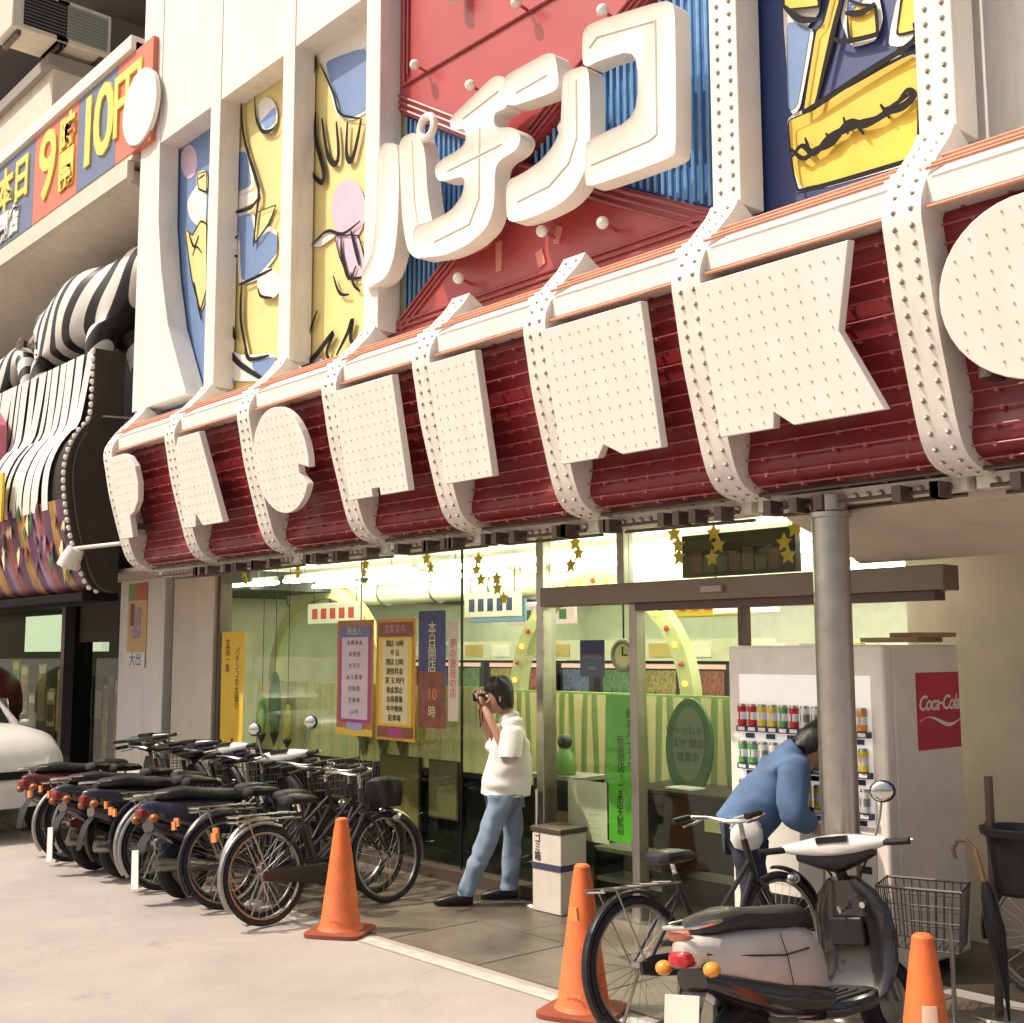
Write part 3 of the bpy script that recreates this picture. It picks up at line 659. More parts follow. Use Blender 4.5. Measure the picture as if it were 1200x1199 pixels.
# pleated cream screen behind the left windows
scr = empty('pleated_screen', (-9.7, 6.62, .86), label='cream pleated screen behind the left shop windows', cat='screen')
x = -1.9; k = 0
while x < 1.9:
    ob('pleat', MB().add([(x,0,0),(x+.04,-.014,0),(x+.08,0,0),(x,0,.72),(x+.04,-.014,.72),(x+.08,0,.72),(x,.01,0),(x+.08,.01,0),(x,.01,.72),(x+.08,.01,.72)],
        [(0,1,4,3),(1,2,5,4),(6,8,9,7),(3,4,5,9,8),(0,6,7,2,1),(0,3,8,6),(2,7,9,5)]), M('pleat_cream', (.72,.64,.36), .6) if k % 3 else M('pleat_green', (.60,.60,.30), .6), scr, smooth=0); x += .08; k += 1
box('bottom_rail', (-1.92, -.02, -.05), (2.0, .03, -.003), BLACK, scr); box('shade_sheet', (-2.2, .02, -.84), (2.85, .04, -.052), MATTEBLK, scr)  # black sheet added to give the darkness of the lower interior
# dark boards below the screen
for (px0, py0, px1, py1, c, lb) in ((445, 890, 490, 965, M('board_ochre', (.16,.11,.04), .6), 'ochre board leaning low inside the window'), (503, 895, 535, 955, M('board_olive', (.12,.10,.05), .6), 'small olive board low inside the window')):
    a = PY(px0, py1, 6.57); b = PY(px1, py0, 6.57)
    e = empty('notice_board', (a.x, 6.57, a.z), label=lb, cat='board')
    box('face', (0,0,0), (b.x-a.x, .02, b.z-a.z), c, e); box('rim', (-.015,.004,-.015), (b.x-a.x+.015, .03, b.z-a.z+.015), DARKBR, e)
# arches
def archring(x, y, z, Ro, w, mat, lab, bulbs=False):
    e = empty('decor_arch', (x, y, z), label=lab, cat='arch')
    pts = [(math.cos(R(t)), math.sin(R(t))) for t in range(0, 181, 6)]
    ob('arch_band', MB().prism([(Ro*c, 0, Ro*s) for c, s in pts] + [((Ro-w)*c, 0, (Ro-w)*s) for c, s in pts[::-1]], (0,.12,0)), mat, e, smooth=0)
    if bulbs:
        for t in range(0, 181, 9):
            ob('bulb', MB().sphere(((Ro-w*.5)*math.cos(R(t)), -.01, (Ro-w*.5)*math.sin(R(t))), .026, 8, 5), M('amber_bulb', (.8,.3,.05), .3, emit=(1,.42,.06), es=2.5) if t % 18 else ART['r'], e)
archring(-12.5, 8.0, 1.45, 1.25, .16, M('arch_lime', (.55,.60,.30), .5), 'pale lime arch far inside behind the left windows')
archring(-7.95, 8.1, 1.42, 1.2, .15, M('arch_olive', (.45,.47,.25), .5), 'arch with a curve of amber bulbs inside the doorway', True)
# rows of machines
def pachinko(x, y, lab, grp, col):
    e = empty('pachinko_machine', (x, y, .9), label=lab, cat='game machine', group=grp)
    box('cabinet', (-.26,0,0), (.26,.35,.85), BLACK, e, bevel=.01)
    box('play_field', (-.2,-.012,.28), (.2,0,.78), col, e); box('tray', (-.22,-.12,.04), (.22,0,.16), DCH, e, bevel=.01)
    ob('dial', MB().sphere((.17,-.05,.2), .04, 10, 6), CHROME, e)
    ob('top_lamp', MB().box((-.22,-.015,.8),(.22,0,.845)), M('lamp_pink', (.6,.3,.3), .3, emit=(1,.6,.5), es=.4), e, smooth=0)
fields = [M('field_%s' % n, c, .3, var=.85, scale=30, emit=c, es=.12) for n, c in (('red',(.22,.07,.05)),('blue',(.07,.09,.17)),('green',(.07,.14,.07)),('gold',(.25,.19,.07)))]
for i in range(9): pachinko(-12.6 + i*.62, 9.4, 'pachinko machine with a glowing play field in the row behind the left windows', 'pachinko machines inside the shop', fields[i % 4])
for i in range(10): pachinko(-11.4 + i*.66, 11.2, 'pachinko machine in the far row seen above the green partition', 'far pachinko machines inside the shop', fields[(i*3+1) % 4])
for (xa, xb, ya, lb) in ((-13.0,-7.2,9.42,'black island carrying the near row of pachinko machines'), (-11.9,-4.9,11.22,'black island carrying the far row of pachinko machines')):
    e = empty('machine_island', ((xa+xb)/2, ya, .02), label=lb, cat='island'); hw = (xb-xa)/2
    box('plinth', (-hw,0,0), (hw,.4,.86), MATTEBLK, e); box('back', (-hw,.36,.865), (hw,.5,1.75), MATTEBLK, e); box('crown', (-hw,-.04,1.76), (hw,.5,1.98), M('crown_cream', (.62,.60,.48), .4), e)
    n_ = int(hw*2/.5)
    for i in range(n_): box('number_lamp', (-hw+.1+i*.5,-.05,1.80), (-hw+.42+i*.5,-.041,1.94), (M('crown_gold', (.5,.38,.14), .4), ART['w'], M('crown_sage', (.30,.40,.26), .4))[i % 3], e)
# hanging aisle boards and white ducts under the ceiling
for i, (x, y, w, c) in enumerate(((-11.6,7.6,1.1,ART['w']), (-9.9,8.6,.9,ART['lb']), (-8.6,7.4,.8,ART['w']), (-7.2,8.9,.9,ART['yy']), (-10.6,9.9,1.2,ART['p']), (-6.4,8.4,.7,ART['w']))):
    e = empty('aisle_board', (x, y, 2.2), label=('wide white', 'pale blue', 'small white', 'yellow', 'pale pink', 'short white')[i] + ' aisle board hanging from the shop ceiling', cat='board')
    box('board', (-w/2,-.02,0), (w/2,.02,.24), c, e, bevel=.01)
    for q in (-1, 1): ob('wire', MB().tube([(q*w*.4,0,.24),(q*w*.4,0,.64)], .005, 5), BLACK, e)
    for q in range(5): box('printed_mark', (-w*.4+q*w*.17,-.024,.06), (-w*.4+q*w*.17+w*.1,-.021,.18), (ART['r'], ART['dg'], ART['n'])[i % 3], e)
dct = empty('air_duct', (-9.5, 8.25, 2.45), label='long white air duct running under the shop ceiling', cat='duct')
ob('duct', MB().tube([(-4,0,.12),(4,0,.12)], .14, 20), ART['w'], dct)
for q in range(9): ob('band', MB().torus((-4+q,0,.12), .145, .012, n=24, m=6), DCH, dct)
stool_p = None
for i in range(6):
    e = empty('stool', (-12.3 + i*.9, 8.85, .02), label='round dark stool in front of the pachinko machines', cat='stool', group='stools inside the shop')
    ob('seat', MB().lathe([(.0,.46),(.17,.46),(.18,.5),(.16,.54),(0,.545)]), M('stool_maroon', (.12,.02,.025), .5), e); ob('post', MB().lathe([(.03,.02),(.03,.46)], n=10), CHROME, e); ob('foot', MB().lathe([(.2,0),(.19,.02),(.04,.035),(.03,.05)]), CHROME, e)
# oval sign, black counter, cards, poster inside the doorway
ov = empty('oval_sign', (0,0,0), label='dark green oval sign with faint grey lettering standing inside the doorway', cat='sign')
art('rim', ov, ell(807, 876, 27, 57, 36), 7.20, M('oval_green', (.02,.10,.02), .5), th=.03); art('face', ov, ell(807, 872, 18.5, 43, 36), 7.19, M('oval_grey', (.12,.16,.09), .5), th=.006)
for i, (s, py) in enumerate((('いらっしゃい', 856), ('ませ 開店', 872), ('営業中', 888))):
    p = PY(806, py, 7.185); inst('lettering', textmesh(s, .075, M('oval_ink', (.02,.035,.015), .6)), ov, p, FACE_Y)
ob('stand', MB().tube([PY(808, 925, 7.23), (PY(808, 925, 7.23).x, 7.23, .02)], .02, 8).box((PY(808,925,7.23).x-.16, 7.1, .02), (PY(808,925,7.23).x+.16, 7.36, .05)), DARKBR, ov)
anchor(ov, (PY(808,925,7.23).x, 7.23, .02))
ct = empty('service_counter', (-5.95, 7.0, .02), label='black counter with papers inside the doorway', cat='counter')
box('body', (-.55,.0,0), (.75,.5,.78), BLACK, ct, bevel=.01); box('top', (-.6,-.04,.785), (.8,.52,.82), DARKSIDE, ct, bevel=.01); box('paper', (-.2,.02,.823), (.05,.2,.835), ART['w'], ct); box('paper', (.2,-.01,.55), (.42,-.004,.66), ART['c'], ct); box('kick_board', (-.5,-.01,.2), (.7,-.002,.26), DCH, ct)
rk = empty('magazine_rack', (-6.35, 6.75, .02), label='low rack with grey shelves beside the glass door inside', cat='rack')
for z in (.12, .34): box('shelf', (-.3,0,z), (.42,.3,z+.03), M('shelf_grey', (.3,.29,.24), .5), rk)
for a in (-.3, .39): box('upright', (a,0,0), (a+.03,.3,.36), BLACK, rk)
def flatposter(name, x0, y0, x1, y1, Y, mat, lab, cat='poster', bands=(), texts=(), frame=None, th=.004):
    a = PY(x0, y1, Y); b = PY(x1, y0, Y); W, H = b.x-a.x, b.z-a.z
    e = empty(name, (a.x, Y, a.z), label=lab, cat=cat); box('sheet', (0,0,0), (W, th, H), mat, e)
    for i, (u0, v0, u1, v1, m) in enumerate(bands): box('printed_field', (u0*W, -.0015*(i+1), v0*H), (u1*W, -.0015*i, v1*H), m, e)
    k = len(bands)
    for (s, u, v, size, m, kw) in texts: inst('lettering', textmesh(s, size*H, m, extrude=.0006, **kw), e, (u*W, -.0015*k-.0012, v*H), FACE_Y)
    if frame: 
        for q in ((-.012,-.012,W+.012,0),(-.012,H,W+.012,H+.012),(-.012,0,0,H),(W,0,W+.012,H)): box('frame', (q[0],-.006,q[1]), (q[2],th,q[3]), frame, e)
    return e
V = dict(line=.86)
INK = M('poster_ink', (.03,.02,.02), .6); INKR = M('poster_red_ink', (.55,.05,.05), .6)
flatposter('hanging_banner', 257, 740, 287, 884, 6.34, M('banner_yellow', (.72,.46,.04), .6), 'tall yellow banner with black vertical writing at the window edge', 'banner',
           texts=[('宝\n国\n一\n角', .27, .80, .078, INK, V), ('パ\nチ\nン\nコ\nの\n大\n福\n引', .70, .62, .072, INK, V), ('本\n店', .55, .08, .07, INK, V)])
def rows(n, s, u0, v1, v0, size, m): return [(s[i % len(s)], u0, v1 + (v0-v1)*i/(n-1), size, m, {}) for i in range(n)]
flatposter('framed_poster', 394, 726, 438, 860, 6.34, M('frame_orange', (.45,.17,.05), .6), 'magenta bordered poster with pale pink centre hanging in the window', 'poster',
           bands=((.06,.11,.94,.95, ART['m']), (.14,.14,.86,.86, M('poster_pink', (.62,.50,.56), .6)), (.08,.85,.92,.95, M('poster_slate', (.16,.17,.30), .6)), (.0,.0,1,.06, ART['yy']), (.3,.05,.75,.11, ART['v'])),
           texts=[('新台入', .5, .90, .075, ART['c'], {})] + rows(7, ['本 機 ● ▲', '海 物 語', '大 当 り', '▲ 大 確 率', '回 転 数', '交 換 率', '2.5 円'], .5, .80, .2, .05, M('faint_ink', (.25,.16,.18), .6)))
flatposter('framed_poster', 440, 724, 487, 866, 6.34, M('frame_ochre', (.55,.27,.04), .6), 'orange framed yellow poster covered in rows of dark writing in the window', 'poster',
           bands=((.05,.85,.95,.97, ART['br']), (.08,.12,.92,.845, ART['yy']), (.17,.14,.83,.82, M('poster_straw', (.70,.60,.32), .6)), (.05,.03,.95,.11, ART['br']), (.35,.03,.7,.10, ART['m'])),
           texts=[('営業案内', .5, .91, .075, M('poster_rose', (.60,.30,.36), .6), {})] + rows(9, ['開店 10時', '平 日', '閉店 23時', '遊技料金', '貸 玉 四円', '換金禁止', '会員募集', '年中無休', '駐車場'], .5, .79, .18, .058, INK))
flatposter('poster', 490, 715, 522, 852, 6.34, M('poster_navy', (.05,.06,.16), .5, var=.4, scale=8), 'dark blue and brown poster with pale vertical characters in the window', 'poster',
           bands=((0,0,1,.48, M('poster_rust', (.20,.06,.03), .5, var=.5, scale=9)),), texts=[('本\n日\n開\n店', .52, .68, .12, ART['c'], dict(line=.9)), ('10', .52, .28, .14, ART['o'], {}), ('時', .52, .13, .11, ART['c'], {})])
flatposter('poster', 525, 728, 537, 845, 6.34, M('poster_paper', (.62,.54,.44), .6), 'narrow white strip poster with red vertical writing in the window', 'poster', texts=[('夢\nの\n遊\n技\nの\n店', .5, .52, .105, INKR, dict(line=.95))])
flatposter('poster', 712, 815, 747, 985, 6.44, M('poster_green', (.09,.36,.03), .5), 'bright green poster with black vertical writing in the doorway', 'poster',
           texts=[('緑\nの\nパ\nー\nラ\nー', .76, .70, .078, INK, V), ('新\n装\n開\n店\n!', .46, .56, .072, INK, V), ('ご\n来\n店\n大\n歓\n迎', .42, .22, .066, INK, V)])
flatposter('notice_card', 680, 750, 708, 793, 6.43, M('card_navy', (.03,.035,.15), .5), 'small navy card with red emblem on the door glass', 'card', texts=[('PARLOR', .5, .55, .2, ART['m'], {}), ('OPEN', .5, .22, .13, ART['lb'], {})])
flatposter('notice_sheet', 666, 918, 713, 982, 6.44, M('paper_grey', (.52,.48,.42), .6), 'pale grey notice sheet low behind the door glass', 'notice', texts=rows(8, ['────────', '─── ─────', '─────── ─'], .5, .9, .12, .07, M('faint_grey_ink', (.3,.27,.24), .6)))
ck = empty('wall_clock', (0,0,0), label='round pale clock hanging inside the doorway', cat='clock')
pc = PY(731, 768, 7.0); ob('case', MB().torus(pc, .11, .025, (0,1,0), 28, 8), M('clock_grey', (.22,.22,.2), .5), ck); ob('dial', MB().tube([pc+Vector((0,-.01,0)), pc+Vector((0,.03,0))], .1, 24), ART['c'], ck)
ob('hand', MB().box((pc.x-.006, pc.y-.018, pc.z), (pc.x+.006, pc.y-.012, pc.z+.07)).box((pc.x, pc.y-.018, pc.z-.006), (pc.x+.05, pc.y-.012, pc.z+.006)), BLACK, ck); ob('hanger', MB().tube([pc+Vector((0,0,.12)), (pc.x, pc.y, 2.84)], .008, 6), BLACK, ck); anchor(ck, pc)
# leaf balloons in the window
for (cx, cy, rx, ry, m, lab) in ((322, 825, 11, 38, M('leaf_dark', (.04,.13,.02), .45), 'large dark green leaf ornament hanging in the window'), (307, 838, 7, 26, M('leaf_green', (.14,.28,.05), .45), 'small mid green leaf ornament hanging in the window'), (337, 848, 6, 22, M('leaf_gold', (.5,.40,.04), .45), 'golden leaf ornament hanging in the window')):
    p = PY(cx, cy, 6.46); sc = 12.4/FPX
    e = empty('leaf_ornament', p, label=lab, cat='ornament')
    ob('leaf', MB().sphere((0,0,0), 1, 14, 10, (rx*sc*1.25, .025, ry*sc)), m, e); ob('tip', MB().lathe([(.002,-ry*sc*1.28),(.04,-ry*sc*.98),(.05,-ry*sc*.86),(.02,-ry*sc*.72)], n=10), M('tip_maroon', (.06,.02,.02), .5), e); ob('cord', MB().tube([(0,0,ry*sc), (0,0,2.84-p.z)], .004, 5), BLACK, e)
# small pennants under the posters
for (cx, cy) in ((425, 872), (448, 872), (470, 874)):
    p = PY(cx, cy, 6.58); e = empty('pennant', p, label='small dark olive pointed pennant hanging below the framed posters', cat='pennant', group='pennants below the posters')
    ob('flag', MB().prism([(-.1,0,.08),(.1,0,.08),(0,0,-.12)], (0,.006,0)), M('pennant_olive', (.12,.11,.04), .6), e, smooth=0); ob('tassel', MB().tube([(0,.003,-.12),(0,.003,-.22)], .006, 5), ART['yy'], e)
# yellow star garlands along the window head
GOLD = M('garland_gold', (.70,.46,.04), .4)
def starpoly(r, c=(0, 0, 0)):
    return [(c[0]+(r if i % 2 == 0 else r*.5)*math.cos(R(90+36*i)), c[1], c[2]+(r if i % 2 == 0 else r*.5)*math.sin(R(90+36*i))) for i in range(10)]
for gi, (px, py) in enumerate(((286, 672), (350, 664), (425, 662), (500, 655), (560, 668), (672, 650), (790, 640), (925, 636), (585, 690), (835, 640))):
    p = PY(px, py, 6.50); e = empty('star_garland', p, label='yellow star garland hanging at the window head', cat='garland', group='yellow star garlands along the window head')
    for j in range(3):
        c = (random.uniform(-.05,.05), .002*j, .09 - .085*j); ob('star', MB().prism(starpoly(.062, c), (0,.01,0)), GOLD, e, smooth=0)
    ob('thread', MB().tube([(0,.012,.2),(0,.012,-.1)], .003, 4), BLACK, e)
bx = empty('menu_board', (0,0,0), label='long dark display board hanging above the door header', cat='board')
a = PY(800, 682, 6.62); b = PY(932, 640, 6.62); box('board', (a.x,6.62,2.40), (b.x,6.68,2.70), M('board_dark', (.03,.025,.015), .5), bx)
for i in range(7): xx0 = a.x + .1 + i*(b.x-a.x-.2)/7; box('tile', (xx0,6.612,2.43), (xx0+.09,6.618,2.43+random.uniform(.08,.16)), M('tile_brown%d' % (i % 3), ((.14,.05,.03),(.12,.10,.03),(.10,.08,.07))[i % 3], .5), bx)
anchor(bx, (a.x, 6.65, 2.4))
# small stand with radio beside the man, white bin
st = empty('side_table', (-6.98, 6.75, .02), label='small dark table with a green figure on it behind the glass near the man', cat='table')
box('top', (-.25,-.15,.86), (.3,.2,.89), M('table_top_grey', (.28,.27,.24), .4), st); box('body', (-.22,-.12,.5), (.28,.18,.86), BLACK, st)
for a_ in (-.22, .25): box('leg', (a_,-.12,0), (a_+.03,-.09,.5), DCH, st)
box('box', (-.1,-.14,.52), (.22,-.125,.62), M('crate_brown', (.3,.13,.05), .6), st)
fg = empty('figurine', (-6.93, 6.72, .915), label='green figurine with dark hair on the small table', cat='figurine')
ob('torso', MB().lathe([(.09,0),(.1,.06),(.07,.16),(.03,.2)], n=12), M('figure_green', (.12,.25,.05), .5), fg); ob('head', MB().sphere((0,0,.25), .06, 10, 8), HAIR, fg)
wb = empty('waste_bin', (-6.46, 6.20, .012), label='tall white metal bin with a dark band by the glass door', cat='bin')
box('body', (-.15,-.13,0), (.15,.13,.56), M('bin_white', (.62,.57,.49), .5, dirt=.2), wb, bevel=.008); box('lid', (-.16,-.14,.563), (.16,.14,.60), DARKBR, wb, bevel=.006); box('band', (-.152,-.134,.30), (.152,.134,.345), M('bin_band', (.05,.05,.1), .5), wb)
inst('lettering', textmesh('ゴ\nミ\n箱', .07, INK, line=.9), wb, (-.09,-.1335,.45), FACE_Y)
lp = empty('glass_stand', (-6.72, 6.22, .012), label='thin chrome stand beside the white bin', cat='stand')
ob('pole', MB().tube([(0,0,.01),(0,0,.84)], .012, 8), CHROME, lp); ob('foot', MB().lathe([(.1,0),(.09,.012),(.015,.02)], n=16), DCH, lp)

# ------------------------------------------------------------------ wall poster on the white pier
flatposter('wall_poster', 148, 683, 173, 782, 6.24, M('poster_peach', (.66,.42,.20), .6), 'colourful vertical poster on the white pier', 'poster',
           bands=((0,.8,.45,1, M('poster_moss', (.30,.34,.12), .6)), (.45,.8,1,1, M('poster_coral', (.55,.16,.12), .6)), (.2,.35,.7,.72, M('poster_figure', (.42,.30,.34), .6, var=.6, scale=18)), (.15,.5,.35,.76, ART['br']), (0,0,1,.18, ART['w'])),
           texts=[('大出', .5, .085, .17, M('poster_blue_ink', (.06,.05,.35), .6), {})])

# ------------------------------------------------------------------ steel column
colm = empty('steel_column', (-3.62, 5.5, 0), label='brushed steel column holding up the canopy beside the drinks machine', cat='column')
ob('shaft', MB().lathe([(.098,.0),(.098,2.70)], n=40), STEEL, colm); ob('collar', MB().lathe([(.098,2.58),(.115,2.585),(.115,2.61),(.1,2.62)], n=40), STEEL, colm); ob('base_ring', MB().lathe([(.13,.0),(.13,.03),(.1,.04)], n=40), STEEL, colm)

# ------------------------------------------------------------------ drinks vending machine
vm = empty('vending_machine', (-4.31, 6.62, .012), label='cream drinks vending machine with rows of cans and a red logo on its side', cat='vending machine')
VW, VD, VH = .56, .43, 1.90
VC = M('machine_cream', (.80,.74,.65), .4, dirt=.12)
box('cabinet', (-VW,-VD+.1,.06), (VW,VD,VH), VC, vm, bevel=.015)
box('door', (-VW,-VD,.06), (VW,-VD+.096,VH), VC, vm, bevel=.02)
for a_ in (-.45, .45):
    for b_ in (-.3, .3): ob('foot', MB().lathe([(.04,0),(.03,.06)], c=(a_,b_,0), n=10), BLACK, vm)
dw = box('display_window', (-.47,-VD-.004,.86), (.47,-VD-.001,1.72), M('display_back', (.80,.80,.76), .4, emit=(1,.95,.85), es=.25), vm)
NAVY = M('shelf_navy', (.03,.03,.10), .4)
cans = [('red',(.5,.03,.03)),('yellow',(.65,.5,.06)),('green',(.12,.35,.12)),('white',(.7,.68,.62)),('brown',(.22,.08,.04)),('orange',(.65,.25,.04))]
can_me = []
for n, c in cans:
    me_ = MB().lathe([(.024,0),(.03,.006),(.03,.035),(.03,.075),(.03,.105),(.024,.118)], n=14).mesh('can', M('can_'+n, c, .25, .3)); me_.materials.append(M('can_band_'+n, tuple(min(.8, .5 + .3*(1-q)) if n != 'white' else q*.3 for q in c), .3)); me_.materials.append(DCH)
    for p_ in me_.polygons:
        if .04 < p_.center.z < .07 and (p_.index % 14) not in (3, 4, 10): p_.material_index = 1
        if p_.center.z > .1: p_.material_index = 2
    can_me.append(me_)
tag_me = MB().box((-.026,-.002,0),(.026,0,.022)).mesh('price_tag', ART['w'], 0)
btn_me = MB().box((-.03,-.012,0),(.03,0,.03)).mesh('button', NAVY, 0)
for r_, z in enumerate((1.40, 1.17, .94)):
    box('shelf', (-.47,-VD-.045,z-.035), (.47,-VD-.005,z), NAVY, vm)
    for c_ in range(12):
        inst('can', can_me[(c_//2 + r_*2) % 6 if (c_+r_) % 5 else 0], vm, (-.43+c_*.078, -VD-.034, z+.001), scale=(1,1,1.15)); 
        inst('price_tag', tag_me, vm, (-.43+c_*.078, -VD-.046, z-.028))
        if c_ % 2 == 0: inst('button', btn_me, vm, (-.39+c_*.078, -VD-.005, z-.075))
box('selection_panel', (.22,-VD-.008,.45), (.47,-VD-.001,.82), M('panel_grey', (.5,.48,.44), .35, .3), vm)
ob('coin_slot', MB().box((.30,-VD-.014,.66),(.34,-VD-.008,.74)).box((.37,-VD-.014,.60),(.44,-VD-.008,.64)), BLACK, vm, smooth=0)
box('delivery_door', (-.30,-VD-.01,.22), (.15,-VD-.002,.40), BLACK, vm, bevel=.01)
box('lower_panel', (-.47,-VD-.003,.46), (.2,-VD-.001,.82), M('panel_white', (.7,.67,.6), .4), vm)
box('logo_panel', (VW+.001,-.09,1.28), (VW+.005,.41,1.735), M('logo_red', (.50,.02,.05), .4, var=.12, dirt=.06), vm, label='red panel with white script logo')
inst('lettering', textmesh('Coca‑Cola', .125, ART['w'], shear=.35, bold=.002, spacing=.88), vm, (VW+.0065,.16,1.55), FACE_X)
ob('swash', MB().prism([(VW+.006, -.07+.48*t, 1.452+.022*math.sin(t*6.3)) for t in [i/16 for i in range(17)]] + [(VW+.006, -.07+.48*t, 1.438+.03*math.sin(t*6.3+.3)) for t in [i/16 for i in range(16,-1,-1)]], (.001,0,0)), ART['w'], vm, smooth=0)
fl = empty('crate_stack_board', (-4.05, 6.95, 1.93), label='small cardboard pieces lying on top of the drinks machine', cat='cardboard')
box('sheet', (-.2,-.2,0), (.2,.1,.03), M('cardboard', (.36,.24,.13), .8), fl); box('sheet', (-.05,-.1,.032), (.25,.18,.06), M('cardboard', (.36,.24,.13), .8), fl)

# ------------------------------------------------------------------ traffic cones
def cone(loc, lab, rz, strip=False):
    e = empty('traffic_cone', loc, rz, lab, 'traffic cone', 'orange traffic cones in front of the shop')
    ob('body', MB().lathe([(.155,.03),(.145,.045),(.135,.06),(.055,.66),(.045,.72),(.042,.745),(.03,.755),(.0,.757)], n=28), CONE, e)
    ob('base', MB().loft([sring((0,0,z), s, s, (1,0,0), (0,1,0), 24, 6) for z, s in ((0,.205),(.022,.205),(.03,.19))]), CONEB, e)
    if strip: ob('label_strip', MB().prism([(.165*math.sin(R(t))*.72, -.165*math.cos(R(t))*.72, .2+.0*t) for t in (-20,-10,0,10,20)] + [(.09*math.sin(R(t))*.9, -.09*math.cos(R(t))*.9, .5) for t in (20,10,0,-10,-20)], (0,-.004,0)), M('cone_sticker', (.75,.5,.36), .6), e, smooth=0)
    else: inst('lettering', textmesh('SAFETY', .028, M('cone_print', (.8,.4,.2), .6)), e, (0,-.134,.11), (R(98),0,0))
cone((-6.99, 4.66, .004), 'orange traffic cone standing at the wheel of the last black bicycle', R(35))
cone((-4.62, 4.60, .004), 'orange traffic cone standing left of the scooter and white bin', R(20))
cone((-2.60, 4.50, .0), 'orange traffic cone with a pale strip on the right of the scooter', R(40), True)

# ------------------------------------------------------------------ bicycles
WR = .315
def make_bicycle(lab, frame_mat, basket=True, fender=DCH, accent=ART['o'], grp='bicycles parked outside the shop'):
    e = empty('bicycle', (0,0,0), 0, lab, 'bicycle', grp)
    for y in (-.54, .54):
        w = ob('tyre', MB().torus((0,y,WR+.018), WR, .02, n=40, m=8), RUBBER, e)
        ob('rim', MB().torus((0,y,WR+.018), WR-.027, .011, n=40, m=6), DCH, w)
        sp = MB()
        for i in range(28):
            t = 2*math.pi*i/28; t2 = t + (.5 if i % 2 else -.5); sx = .03 if i % 4 < 2 else -.03
            sp.tube([(sx, y+.022*math.cos(t2), WR+.018+.022*math.sin(t2)), (0, y+(WR-.03)*math.cos(t), WR+.018+(WR-.03)*math.sin(t))], .0014, 3, caps=False)
        ob('spokes', sp, CHROME, w); ob('hub', MB().tube([(-.045,y,WR+.018),(.045,y,WR+.018)], .022, 10), DCH, w)
        a0, a1 = (-35, 120) if y < 0 else (-12, 95)
        fm = MB()
        pts = [(y - (WR+.045)*math.cos(R(t)) if y < 0 else y + (WR+.045)*math.cos(R(t)), WR+.018+(WR+.045)*math.sin(R(t))) for t in range(a0, a1+1, 6)]
        rings = []
        for i, (py, pz) in enumerate(pts):
            nn = Vector((0, py-y, pz-WR-.018)).normalized()
            rings.append([Vector((a, py, pz)) + nn*b for a, b in ((-.027,-.014),(-.02,0),(0,.006),(.02,0),(.027,-.014),(0,0))])
        ob('mudguard', fm.loft(rings), fender, e)
    F = MB(); head_t, head_b = (0,.335,.86), (0,.375,.66); bb = (0,-.06,.28); st_ = (0,-.22,.74)
    F.tube([head_t, head_b], .02, 10); F.tube([(0,.37,.68), (0,.2,.44), bb], .017, 10); F.tube([(0,.36,.75), (0,.12,.55), (0,-.10,.40)], .014, 10); F.tube([bb, st_], .016, 10)
    for s in (-1, 1):
        F.tube([bb, (s*.045,-.3,.31), (s*.055,-.54,WR+.018)], .009, 8); F.tube([(0,-.20,.66), (s*.05,-.35,.52), (s*.055,-.54,WR+.018)], .008, 8)
        F.tube([head_b, (s*.05,.40,.60), (s*.052,.47,.45), (s*.05,.54,WR+.018)], [.014,.013,.011,.008], 8)
    ob('frame', F, frame_mat, e)
    ob('saddle', MB().loft([sring((0,y,z), w, h, (1,0,0), (0,0,1), 14, 2.4) for y, z, w, h in ((-.36,.82,.05,.02),(-.34,.83,.10,.035),(-.26,.83,.105,.04),(-.18,.825,.065,.035),(-.10,.82,.03,.028),(-.07,.815,.015,.015))]), BLACK, e)
    ob('seat_post', MB().tube([st_, (0,-.235,.81)], .013, 8), CHROME, e)
    hb = MB().tube([head_t, (0,.325,.95)], .013, 8); hb.tube([(-.27,.10,.99),(-.26,.2,1.0),(-.2,.29,.985),(-.1,.325,.96),(0,.33,.955),(.1,.325,.96),(.2,.29,.985),(.26,.2,1.0),(.27,.10,.99)], .011, 8)
    h = ob('handlebar', hb, CHROME, e)
    for s in (-1, 1):
        ob('grip', MB().tube([(s*.27,.08,.988),(s*.262,.2,1.0)], .017, 8), BLACK, h); ob('brake_lever', MB().tube([(s*.235,.27,.985),(s*.23,.2,.965),(s*.235,.12,.955)], .006, 6), CHROME, h)
    ob('bell', MB().sphere((.13,.33,.985), .025, 10, 6), CHROME, h)
    ob('chain_case', MB().loft([sring((.055,y,z), .012, hh, (1,0,0), (0,0,1), 12, 3) for y, z, hh in ((-.58,WR+.018,.03),(-.5,WR+.02,.05),(-.2,.305,.06),(-.06,.28,.085),(.02,.275,.03))]), frame_mat, e)
    ck_ = MB().tube([(-.09,-.06,.28),(.09,-.06,.28)], .014, 8); ck_.tube([(.09,-.06,.28),(.09,.06,.17)], .011, 6); ck_.tube([(-.09,-.06,.28),(-.09,-.18,.39)], .011, 6); ob('crank', ck_, DCH, e)
    ob('pedal', MB().box((.09,.02,.155),(.18,.1,.18)), BLACK, e); ob('pedal', MB().box((-.18,-.22,.38),(-.09,-.14,.405)), BLACK, e)
    rk_ = MB()
    for s in (-1, 1): rk_.tube([(s*.06,-.25,.7),(s*.07,-.78,.72)], .006, 6); rk_.tube([(s*.06,-.54,WR+.02),(s*.07,-.7,.72)], .005, 6)
    for i in range(6): rk_.tube([(-.07,-.32-.09*i,.71),(.07,-.32-.09*i,.71)], .005, 5)
